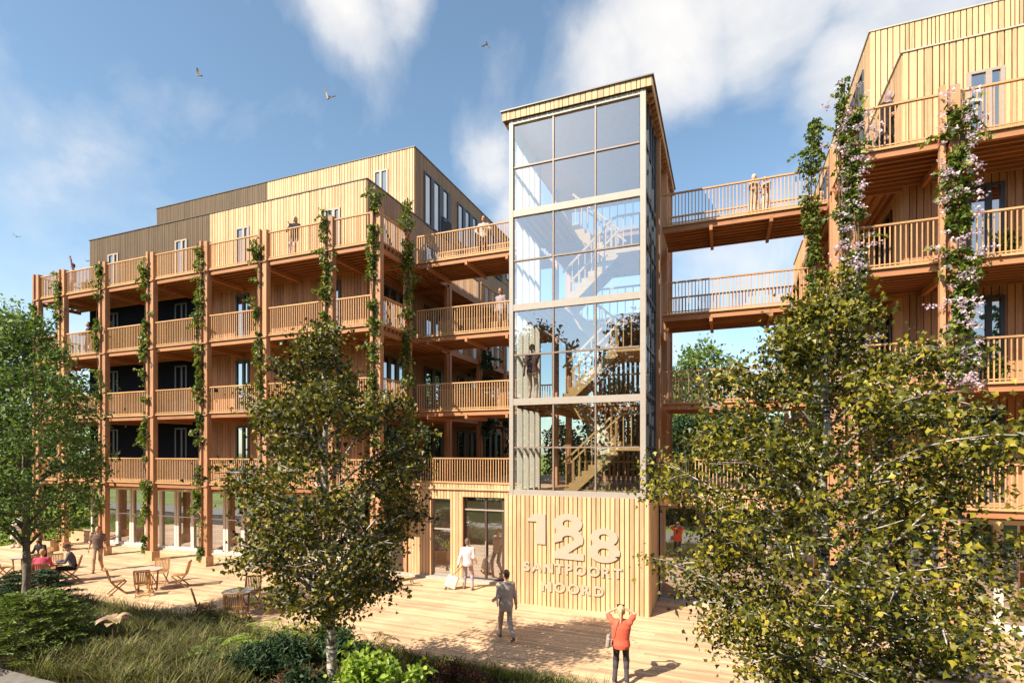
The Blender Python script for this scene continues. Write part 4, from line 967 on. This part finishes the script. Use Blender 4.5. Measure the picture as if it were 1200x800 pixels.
P1 = [(2.0,.6),(2.5,1.35),(3.2,1.9),(3.9,2.1),(4.7,2.05),(5.5,1.75),(6.3,1.2),(6.9,.65),(7.25,.2)]
tree('white barked birch with olive crown standing in the bed left of the entrance', -6.87, 8.2, -.1, 7.35, P1, .10, 21000, .074, M['leaf_birch'], M['birch'], 42, sub=6, name='birch_tree', cat='tree', lean=(-.2, 0), clump=.15, droop=.6, up=.15)
P2 = [(1.7,.7),(2.3,1.35),(3.0,2.0),(3.8,2.3),(4.5,2.2),(5.2,1.9),(5.9,1.35),(6.5,.8),(7.1,.25)]
tree('large birch with yellow green leaves in front of the right block', 1.22, 8.2, -.1, 7.2, P2, .105, 38000, .062, M['leaf_birch2'], M['birch'], 50, sub=7, name='birch_tree', clump=.14, droop=.6, up=.15)
P3 = [(3.1,.6),(3.5,1.5),(4.2,2.0),(5.0,2.15),(6.2,1.8),(7.4,1.1),(8.4,.3)]
tree('slender light green tree at the left edge with its trunk beside the seated people', -16.5, 8.2, -.1, 8.5, P3, .10, 15000, .10, M['leaf_light'], M['bark'], 40, sub=5, name='deciduous_tree', shape='oval', lean=(.1, 0), clump=.18)
PB = [(2.0,2.0),(3.5,3.4),(6,4.2),(8.5,3.9),(10.5,2.6),(12,.8)]
def far_tree(label, x, y, s_, lm, n=9000, leaf=.34, group='trees in the background', prof=PB, name='background_tree'):
    return tree(label, x, y, -.12, 12.2*s_, [(a*s_, b*s_) for a, b in prof], .28*s_, n, leaf*s_**.5, lm, M['bark'], 30, group, shape='oval', clump=.5*s_, name=name, sub=4)
far_tree('tall dark tree at the left edge rising behind the light green one', -42.5, 20.5, 1.12, M['leaf_dark'], 12000, .3, None)
far_tree('broad green tree seen under the leftmost gallery corner', -46, 30, .75, M['leaf_light'], 9000, .3, None)
far_tree('rounded tree low behind the lawn at the left edge', -58, 30, .7, M['leaf_far'], 8000, .32, None)
far_tree('hazy green tree seen between tower and right block above the middle bridge', -2.0, 46, 1.12, M['leaf_light'], 13000, .3, None)
far_tree('darker round tree between tower and right block under the middle bridge', 2.0, 40, .62, M['leaf_dark'], 9000, .26, None)
far_tree('leafy tree seen through the back of the glass tower', -7.5, 42, .85, M['leaf_dark'], 9000, .3, None)
far_tree('tree behind the right block seen beyond its side gallery', 7.5, 52, 1.0, M['leaf_far'], 8000, .32, None)
# treeline behind the camera that the glass reflects
t0 = far_tree('dark tree of the row behind the viewer mirrored in the glass', -6, -14, 1.35, M['leaf_dark'], 14000, .36, 'row of trees mirrored in the glass', prof=[(1.2,2.0),(3.0,3.4),(6,4.0),(8.5,3.6),(10.5,2.6),(12,.8)])
for k, (x, y, s_) in enumerate([(-15,-15,.95), (-24,-13,1.0), (3,-15,1.04), (12,-14,.92), (-33,-15,1.0), (21,-13,1.0), (-43,-13,.95), (-1,-21,1.1), (-19,-22,1.1), (31,-12,1.0)]):
    o = copy_tree(t0); o.location = (x, y, -.12); o.rotation_euler.z = k*1.3; o.scale = (s_,)*3
# far hedge that closes the lawn
def hedge(label, x0, x1, y0, y1, h, lm, n):
    r = empty('hedge', ((x0+x1)/2, (y0+y1)/2, -.12), 0, label, 'hedge'); hx = abs(x1-x0)/2; hy = abs(y1-y0)/2
    P = np.stack([rng.uniform(-hx, hx, n), rng.uniform(-hy, hy, n), np.zeros(n)], 1); top = h*(1+.22*np.sin(P[:, 0]*.5)+.1*np.sin(P[:, 0]*1.7+P[:, 1])); P[:, 2] = rng.uniform(0, 1, n)**.6*top
    leaves('foliage', P, .22, lm, r, shape='oval'); m_ = MB()
    for k in range(40): x = random.uniform(-hx, hx); y = random.uniform(-hy, hy); m_.tube([(x,y,0), (x+.1,y,h*.5), (x-.1,y+.1,h*.9)], [.05,.035,.01], 5)
    m_.build('stems', M['bark'], r)
hedge('long dark hedge closing the lawn behind the left end of the block', -75, -36, 33, 35, 2.6, M['leaf_far'], 16000)
hedge('low clipped hedge behind the viewer mirrored in the doors', -14, 14, -2.2, -.9, 1.7, M['leaf_far'], 14000)
hedge('tall rough unseen hedge added under the tree row behind the viewer', -45, 30, -13, -11.5, 4.2, M['leaf_dark'], 22000)  # out of view, added to keep bright lawn out of the glass reflections
hedge('tall dark shrubbery closing the courtyard behind the tower', -12, 4.4, 36, 38, 6.0, M['leaf_dark'], 22000)
# pale low house behind the gap
Hs = empty('low_house', (4.5, 58, -.12), 0, 'pale low house with a white flat roof far behind the gap', 'house')
m_ = MB(); m_.box(-5, 7, 0, 8, 0, 5.6, .5); m_.build('wall', plain('grey_render', (.34,.33,.33), .9), Hs); m_ = MB(); m_.box(-5.4, 7.4, -.5, 8.4, 5.62, 6.3, .5); m_.build('roof', plain('white_roof', (.75,.74,.72), .6), Hs)
for x in (-3.5, -.5, 2.5): m_ = MB(); m_.box(x, x+1.4, -.05, -.01, 2.8, 4.6); m_.build('window', M['gl'], Hs)

# climbing plants on the posts
def vine(x, y, z0, z1, label, dens=150, rad=.2, lm=None, gaps=.35, flowers=0, hang=0, seed=0, leaf=.11, group='climbing plants on the gallery posts'):
    rg = np.random.default_rng(seed+100); V_ = empty('climbing_vine', (x, y, z0), 0, label, 'vine', group); H_ = z1-z0; n = int(dens*H_)
    z = rg.uniform(0, H_, n*3); ph = rg.uniform(0, 6.28, 3); dn = .48+.33*np.sin(z*2.1+ph[0])+.28*np.sin(z*5.3+ph[1])+.2*np.sin(z*11+ph[2]); z = z[(dn > gaps*rg.uniform(.5, 1.6, len(z)))][:n]; n = len(z)
    a = rg.uniform(0, 6.28, n); w_ = rad*(.45+.75*np.sin(z*1.7+ph[2])**2*(.6+.4*np.sin(z*6+ph[0])))*rg.uniform(.2, 1.25, n); cx = .07*np.sin(z*1.3+ph[1]); cy = -.08
    P = np.stack([cx+np.cos(a)*w_, cy+np.sin(a)*w_*.85, z], 1); d = np.stack([np.cos(a), np.sin(a), -np.ones(n)*.5], 1)
    tone = np.clip(rg.normal(.5, .25, n), 0, 1)
    leaves('foliage', P, leaf, lm or M['leaf_vine'], V_, tone, dirs=d, droop=.3, up=.6)
    m_ = MB()
    for k in range(3):
        pts = [Vector((.07*math.sin(t*1.3+ph[1])+.05*math.cos(k*2+t*2), -.08+.05*math.sin(k*2+t*2.2), t)) for t in np.linspace(0, H_, max(6, int(H_*3)))]; m_.tube(pts, .012, 4)
    m_.build('stem', M['stemw'], V_)
    sp = []; dd = []; shoots = MB()                     # loose shoots that leave the post
    for k in range(max(2, int(H_*1.6))):
        zb = rg.uniform(.2, H_); az = rg.uniform(3.0, 6.4); l_ = rg.uniform(.15, .5)*(.6+rad*2); p0 = Vector((0, -.08, zb)); up_ = rg.uniform(-.5, .5)
        e = p0+Vector((math.cos(az)*(rad*.6+l_), math.sin(az)*(rad*.4+l_*.6), up_*l_)); mdl = p0.lerp(e, .5)+Vector((0,0,.08)); shoots.tube([p0, mdl, e+Vector((0,0,-.08))], [.007,.005,.003], 3, caps=False)
        for q in range(int(12+l_*30)): t = rg.uniform(.2, 1.05); w3 = p0*(1-t)**2+mdl*(2*t*(1-t))+(e+Vector((0,0,-.08)))*t*t; sp.append(tuple(w3)); dd.append((math.cos(az), math.sin(az), -.5))
    shoots.build('shoots', M['stemw'], V_); sp = np.array(sp)+rg.normal(size=(len(sp), 3))*.03; leaves('shoot_leaves', sp, leaf*.85, lm or M['leaf_vine'], V_, np.clip(rg.normal(.65, .25, len(sp)), 0, 1), dirs=np.array(dd), droop=.3)
    if flowers:
        n = int(flowers*H_); zc = rg.uniform(0, H_, n); a = rg.uniform(3.2, 6.2, n); C = np.stack([np.cos(a)*(rad+.03), -.08+np.sin(a)*(rad+.03), zc], 1)
        P = np.repeat(C, 14, 0)+rg.normal(size=(n*14, 3))*np.array([.055,.04,.03]); leaves('flowers', P, .055, M['petal'], V_, shape='lobed', up=1.5, droop=0)
        nsp = int(H_*.8); P = []
        for k in range(nsp):       # sprays reaching sideways
            zb = rg.uniform(.3, H_-.1); s_ = -1 if rg.uniform() < .75 else 1; 
            for q in range(26): t = rg.uniform(0, 1); P.append((s_*(rad+t*.38), -.1, zb+.10*t+rg.normal()*.02))
        leaves('flower_spray', np.array(P)+rg.normal(size=(len(P), 3))*.025, .06, M['petal'], V_, up=1.5, droop=0)
    return V_
names = ['seventh', 'sixth', 'fifth', 'fourth', 'third', 'second']
gy = 16.4
VN = [(-32.15, 7.5, 12.3, .18, .35), (-29.95-.22, 11.2, 13.5, .24, .2), (-29.95-.2, .4, 8.0, .15, .75), (-26.9-.25, 7.2, 13.5, .2, .42), (-27.1, .4, 5.2, .15, .6), (-23.65-.27, 7.0, 13.4, .24, .35), (-23.9, 0.3, 6.6, .2, .3),
      (-20.35-.22, 6.8, 13.5, .24, .1), (-20.6, .3, 6.5, .22, .4), (-17.1-.25, 9.9, 13.3, .22, .5), (-17.3, 5.8, 9.6, .26, .15), (-13.85-.12, 9.2, 13.9, .27, .05), (-13.95, 6.0, 9.2, .25, .2), (-11.72-.1, 9.0, 14.3, .25, .12), (-11.8, 5.0, 9.0, .28, .15)]
LBL = ['sparse green vine on the leftmost gallery post', 'leafy vine tuft on the second post from the left, at the top gallery', 'thin vine low on the second post from the left', 'patchy vine on the third post from the left, upper storeys', 'vine at the foot of the third post from the left',
       'vine in clumps on the fourth post from the left, upper storeys', 'vine on the lower half of the fourth post from the left', 'dense vine on the upper half of the fifth post from the left', 'vine on the lower half of the fifth post from the left',
       'two small vine tufts near the top of the sixth post from the left', 'bushy vine halfway up the sixth post, left of the birch top', 'dense vine on the upper part of the seventh post, above the birch', 'lower vine on the seventh post behind the birch top',
       'vine climbing the corner post of the left block to its top', 'vine on the corner post lower down behind the birch']
for k, (x, z0, z1, rd, gp_) in enumerate(VN): vine(x, gy-.06, z0, z1, LBL[k], rad=rd, gaps=gp_*1.6, seed=k, dens=170)
vine(-11.5, 18.1, 3.5, 14.6, 'thick dark vine on the side post between the corner and the bridges', rad=.30, gaps=.1, seed=31, dens=190, lm=M['leaf_vine'])
vine(-11.4, 25.4, 5.5, 12.2, 'dark hanging vine far back on the side gallery, seen above the left bridges', rad=.45, gaps=.3, seed=32, dens=160, lm=M['leaf_dark'], leaf=.16)
vine(-10.8, 27.0, 3.6, 8.0, 'dark vine curtain behind the lower left bridges', rad=.5, gaps=.3, seed=33, dens=150, lm=M['leaf_dark'], leaf=.16)
vine(-32.0, 17.4, 9.5, 12.2, 'dark vine hanging inside the leftmost gallery bay', rad=.25, gaps=.4, seed=34, lm=M['leaf_dark'])
vine(-31.0, 19.5, .5, 3.4, 'dark climbing shrub in the pale pot at the far left', rad=.55, gaps=.1, seed=35, lm=M['leaf_dark'], dens=260)
vine(2.46, 18.7, 2.0, 14.9, 'tall green vine at the left edge of the right block, crossing the bridges', rad=.27, gaps=.1, seed=36, dens=230)
vine(2.95, 27.6, 3.5, 12.2, 'narrow green vine on a far post behind the vine at the bridge end', rad=.4, gaps=.3, seed=37, dens=150)
vine(3.05, 15.98, 6.5, 14.1, 'flowering vine with mauve blossoms on the corner post of the right block', rad=.24, gaps=.25, seed=38, dens=180, flowers=9, leaf=.115)
vine(2.75, 15.98, 9.5, 14.3, 'thin flowering vine left of the corner post of the right block', rad=.10, gaps=.5, seed=41, dens=90, flowers=5, leaf=.1)
vine(5.2, 15.98, 6.3, 13.4, 'broad flowering vine with mauve blossoms on the second post of the right block', rad=.32, gaps=.1, seed=39, dens=260, flowers=17, leaf=.125)

# bed planting
def blade_mesh(n, x0, x1, y0, y1, hmin, hmax, name, lm, label, cl=1400, wid=.009, exclude=()):
    cxs = rng.uniform(x0, x1, cl); cys = rng.uniform(y0, y1, cl); i = rng.integers(0, cl, n); px = cxs[i]+rng.normal(size=n)*.11; py = cys[i]+rng.normal(size=n)*.11
    py = np.clip(py, y0-.1, y1+.12); keep = np.ones(n, bool)
    for (ex_, ey_, er) in exclude: keep &= (px-ex_)**2+(py-ey_)**2 > er*er
    px, py, i = px[keep], py[keep], i[keep]; n = len(px)
    ta = np.arctan2(py-cys[i], px-cxs[i])+rng.normal(size=n)*.7; th = rng.uniform(.45, 1.15, cl)[i]; h = rng.uniform(hmin, hmax, n)*th; bend = rng.uniform(.2, 1.15, n)*h
    dx, dy = np.cos(ta), np.sin(ta); sx_, sy_ = -dy, dx; V = []
    for t, w_ in ((0, 1), (.4, .9), (.75, .6), (1, .08)):
        bx_ = px+dx*bend*t*t; by_ = py+dy*bend*t*t; bz = h*(t-.18*t*t); ww = wid*w_
        V.append(np.stack([bx_-sx_*ww, by_-sy_*ww, bz-.05], 1)); V.append(np.stack([bx_+sx_*ww, by_+sy_*ww, bz-.05], 1))
    V = np.stack(V, 1).reshape(-1, 3); b_ = np.arange(n)[:, None]*8; F = np.concatenate([b_+np.array([[0,1,3,2]]), b_+np.array([[2,3,5,4]]), b_+np.array([[4,5,7,6]])], 1).reshape(-1, 4)
    tone = np.clip(rng.normal(.52, .24, n)+(rng.uniform(-.3, .3, cl))[i], 0, 1); o = np_mesh(name, V, F, np.repeat(tone, 3), lm); return tag(o, label, 'grass', kind='stuff')
blade_mesh(62000, -27, -9.3, 7.05, 10.7, .3, .62, 'meadow_grass', M['grassy'], 'tall dry olive grass filling the planting bed', 1500, exclude=[(-15.45,7.75,.8), (-13.9,8.65,.25)])
blade_mesh(14000, -9.3, 3, 7.05, 10.9, .15, .42, 'low_grass', M['grassy'], 'short olive grass at the right end of the bed', 500)
M['turf'] = leafmat('turf_blade', [(0, (.10,.15,.02)), (.5, (.22,.28,.03)), (1, (.36,.38,.06))], .3, .6)
blade_mesh(16000, -30, -3, 10.6, 10.98, .06, .2, 'edging_turf', M['turf'], 'bright low grass along the terrace edge', 900)
blade_mesh(30000, -47, -34.3, 10, 30, .08, .22, 'lawn_tufts', M['turf'], 'bright lawn grass beyond the terrace at the left', 3000, wid=.02)
def bush(label, x, y, h, rx, ry, n, leaf, lm, shape='oval', name='shrub', stem=None, nst=22, z=-.05, up=.6, cat='shrub'):
    r = empty(name, (x, y, z), 0, label, cat); m_ = MB(); tips = []
    for k in range(nst):
        a = random.uniform(0, 6.28); q = math.sqrt(random.random()); e = Vector((math.cos(a)*rx*q, math.sin(a)*ry*q, h*random.uniform(.6, 1.0)*(1-.35*q*q))); m_.tube([(0,0,0), e*.5+Vector((0,0,.06*h)), e], [.018,.012,.004], 5); tips.append((e*.45, e))
        for _ in range(3): t = random.uniform(.4, .95); e0 = e*t; e1 = e0+Vector((random.uniform(-.3,.3)*rx, random.uniform(-.3,.3)*ry, random.uniform(-.05,.2)*h)); m_.tube([e0, e1], [.007,.003], 4, caps=False); tips.append((e0, e1))
    m_.build('stems', stem or M['stemw'], r); A = np.array([tuple(t[0]) for t in tips]); B_ = np.array([tuple(t[1]) for t in tips]); i = rng.integers(0, len(tips), n); t = rng.uniform(.1, 1.05, n)[:, None]
    P = A[i]*(1-t)+B_[i]*t+rng.normal(size=(n, 3))*.06; P[:, 2] = np.maximum(P[:, 2], .03); leaves('foliage', P, leaf, lm, r, shape=shape, up=up, droop=.1); return r
bush('bright green broad leaved shrub right of the birch trunk', -5.6, 7.8, 1.62, .9, .7, 2300, .12, M['leaf_bright'], up=1.5, nst=30)
bush('dark green needle like shrub left of the birch trunk', -9.1, 9.0, .85, .85, .7, 6000, .13, M['leaf_dark'], 'blade', nst=40)
bush('dark round shrub just behind the birch trunk foot', -8.1, 10.0, .8, .7, .6, 2600, .09, M['leaf_dark'])
bush('small bushy shrub with tiny leaves at the terrace edge left of the birch', -8.9, 10.6, .75, .6, .4, 1200, .08, M['leaf_vine'])
bush('rust brown low shrub at the foot of the bright green one', -5.2, 9.9, .5, .9, .5, 2600, .10, M['rust'], 'blade', nst=40)
bush('rust brown dry shrub below the dark needle shrub', -7.6, 8.4, .5, 1.0, .5, 2600, .10, M['rust'], 'blade', nst=40)
bush('dry brownish tuft in front of the terrace chairs near the birch', -12.9, 10.75, .45, 1.3, .3, 3000, .16, M['grassy'], 'blade', nst=40)
def frond_plant(label, x, y, n, ln, lm, rise=.7, name='fern', leafl=.16, cat='fern', z=-.05, arch=1.0, width=1.0):
    r = empty(name, (x, y, z), 0, label, cat); m_ = MB(); P = []; D = []
    for k in range(n):
        a = 2*PI*k/n+random.uniform(-.25, .25); l_ = ln*random.uniform(.8, 1.15); pts = []
        for j in range(9): t = j/8; pts.append(Vector((math.cos(a)*l_*(t*.85), math.sin(a)*l_*(t*.85), .08+l_*rise*(1.55*t-1.25*arch*t*t))))
        m_.tube(pts, [.010*(1-j/10) for j in range(9)], 4)
        for j in range(56):
            t = .14+.86*j/56; q = min(7, int(t*8)); p = pts[q].lerp(pts[q+1], t*8-q); tg = (pts[q+1]-pts[q]).normalized(); s_ = tg.cross(Vector((0,0,1))).normalized()*(1 if j % 2 else -1)
            P.append(tuple(p)); D.append(tuple((s_+tg*.35-Vector((0,0,.12))).normalized()*1.0))
    m_.build('stems', M['stemw'], r); P = np.array(P); D = np.array(D); t = rng.normal(size=D.shape)*.05; nn = len(P)
    d = unit(D+t); nv = rng.normal(size=(nn, 3))*.2; nv[:, 2] += 1; sx_ = unit(np.cross(d, nv)); k_ = np.tile(np.linspace(0, 1, 56), n); s_ = (leafl*np.sin(PI*np.clip(k_*.85+.15, 0, 1))**.6+.01)[:, None]
    V = np.stack([P+sx_*s_*a*width+d*s_*b for a, b in ((0,0), (-.09,.4), (0,1), (.09,.4))], 1).reshape(-1, 3); F = (np.arange(nn)[:, None]*4+np.array([[0,3,2,1]])); np_mesh('fronds', V, F, rng.uniform(0, 1, nn), lm, r); return r
frond_plant('large light green fern behind the dark shrub, left of the birch', -10.3, 9.9, 13, 1.3, M['leaf_bright'], .75)
frond_plant('broad fern with striped fronds at the edge of the tall grass', -10.9, 9.2, 11, 1.15, M['leaf_light'], .5, width=1.3)
frond_plant('fern between dark shrub and birch trunk', -9.3, 9.7, 9, .8, M['leaf_bright'], .6)
frond_plant('brownish arching fern behind the birch trunk at the terrace edge', -7.7, 10.55, 9, .75, M['grassy'], 1.0)
frond_plant('arching palm like fern over the terrace edge left of the birch', -9.6, 10.7, 8, .8, M['leaf_vine'], .9)
def juniper(label, x, y, s_, lm, z=-.05, nb=46):
    r = empty('pine_shrub', (x, y, z), 0, label, 'shrub'); m_ = MB(); P = []; D = []
    for k in range(nb):
        f = k/nb; a = k*2.4; z0 = .1+f*1.15*s_; l_ = s_*(1.25*(1-f)**.7+.25); b0 = Vector((0,0,z0)); pts = [b0+Vector((math.cos(a)*l_*t, math.sin(a)*l_*t, l_*(.28*t-.22*t*t))) for t in (0,.25,.5,.75,1)]
        m_.tube(pts, [.022,.016,.012,.008,.004], 5)
        for j in range(14):
            t = .25+.75*j/14; q = min(3, int(t*4)); p = pts[q].lerp(pts[q+1], t*4-q); tg = (pts[q+1]-pts[q]).normalized(); sd = tg.cross(Vector((0,0,1))).normalized()
            for sg in (-1, 1):
                d = (tg*.7+sd*sg*.75+Vector((0,0,random.uniform(-.1,.25)))).normalized(); l3 = .30*s_*(1.15-t*.6)
                for u_ in range(9): pp = p+d*l3*u_/9; P.append(tuple(pp)); D.append(tuple(d+sd*random.uniform(-.6,.6)+Vector((0,0,random.uniform(-.2,.4)))))
    m_.tube([(0,0,0), (0,0,1.2*s_)], [.05,.02], 6); m_.build('branches', M['bark'], r); P = np.array(P); leaves('needles', P, .085*s_**.5, lm, r, shape='blade', dirs=np.array(D)*2.5, droop=0, up=1.2); return r
M['leaf_jun'] = leafmat('needle_spray', [(0, (.04,.08,.015)), (.5, (.13,.19,.035)), (1, (.28,.32,.07))], .25, .5)
juniper('layered yellow green pine shrub in front of the left tree trunk', -15.45, 7.75, 1.15, M['leaf_jun'], nb=76)
juniper('darker pine shrub at the left picture edge behind the layered one', -18.6, 9.3, 1.1, M['leaf_dark'], nb=60)
def broadleaf(label, x, y, n, ln, lm, z=-.05, name='broadleaf_plant', rise=.5, w_=.32):
    r = empty(name, (x, y, z), 0, label, 'plant'); q = MB(); q.tube([(0,0,-max(.1, z)), (.01,0,0), (0,0,.12)], [.02,.018,.012], 6, .4); q.build('stem', M['stemw'], r)
    for k in range(n):
        a = 2*PI*k/n+random.uniform(-.3, .3); l_ = ln*random.uniform(.75, 1.2); m_ = MB(); vs = []; J = 8; rs_ = rise*random.uniform(.5, 1.5)
        for j in range(J+1):
            t = j/J; ww = w_*l_*math.sin(PI*min(1, t*.93+.07))**.8; c = Vector((math.cos(a)*l_*t, math.sin(a)*l_*t, .08+l_*rs_*(1.7*t-1.5*t*t))); s_ = Vector((-math.sin(a), math.cos(a), 0))
            vs += [c-s_*ww+Vector((0,0,.05*l_)), c, c+s_*ww+Vector((0,0,.05*l_))]
        for j in range(J):
            b_ = j*3; m_.t += []; 
            for q in (0, 1): m_.f.append((len(m_.v)+b_+q, len(m_.v)+b_+q+1, len(m_.v)+b_+q+4, len(m_.v)+b_+q+3)); m_.t.append(.9 if j < 2 or j > 6 else .25+.3*random.random()); m_.m.append(0)
        m_.v = [tuple(v) for v in vs]; m_.build('leaf', lm, r, False)
    return r
broadleaf('cream and pink leaved plant standing in the tall grass', -13.9, 8.65, 12, .36, M['pinkleaf'], rise=.8, z=.50)
broadleaf('agave like plant with pointed leaves in the planter by the entrance wall', -11.35, 15.6, 10, .8, M['leaf_vine'], z=.42, rise=.9, w_=.07)
bush('white flecked foliage plant in the planter by the entrance wall', -11.95, 15.55, .7, .4, .28, 900, .09, leafmat('silver_leaf', [(0, (.12,.16,.08)), (.6, (.4,.42,.3)), (1, (.65,.62,.5))]), z=.42)
fb_ = bush('flowering plant spilling mauve blossoms onto the terrace right of the right birch', 4.35, 14.1, .5, .65, .45, 900, .09, M['leaf_vine'])
P = np.stack([rng.uniform(-.65, .7, 160), rng.uniform(-.5, .3, 160), rng.uniform(.1, .5, 160)], 1); P = np.repeat(P[:34], 12, 0)+rng.normal(size=(408, 3))*.03; leaves('flowers', P, .06, M['petal'], fb_, up=1.5, droop=0)
bush('dark leafy shrub hiding the foot of the left birch', -7.0, 7.7, 1.1, .55, .4, 2200, .09, M['leaf_dark'])
# things on the galleries
bush('small leafy pot plant in the right block gallery behind the rail', 6.3, 16.6, .8, .3, .25, 260, .12, M['leaf_vine'], z=9.45)
bush('leafy plant on the second highest gallery of the right block', 6.2, 16.7, .7, .3, .25, 260, .12, M['leaf_vine'], z=6.45)
bush('small bush behind the top gallery rail at the far left', -29.2, 17.0, .9, .4, .3, 420, .12, M['leaf_vine'], z=12.45)
bush('dark bush behind the rail of the second highest gallery at the left', -27.6, 16.9, 1.6, .55, .4, 900, .13, M['leaf_dark'], z=9.45)
# white lounge chair at the right edge
Lc = empty('lounge_chair', (6.45, 14.9, 0), R(10), 'white lounge chair at the right picture edge by the shop window', 'chair')
m_ = MB(); 
for p, q in zip([(0,-.5,.42),(0,.1,.34),(0,.45,.85)][:-1], [(0,.1,.34),(0,.45,.85)]): m_.beam(p, q, .6, .04)
m_.build('seat', plain('white_canvas', (.75,.72,.68), .7), Lc)
for sx in (-.3, .3):
    for yy in (-.45, .3): m_ = MB(); m_.beam((sx,yy,.36), (sx,yy+.05,0), .03, .03); m_.build('leg', M['steel'], Lc)
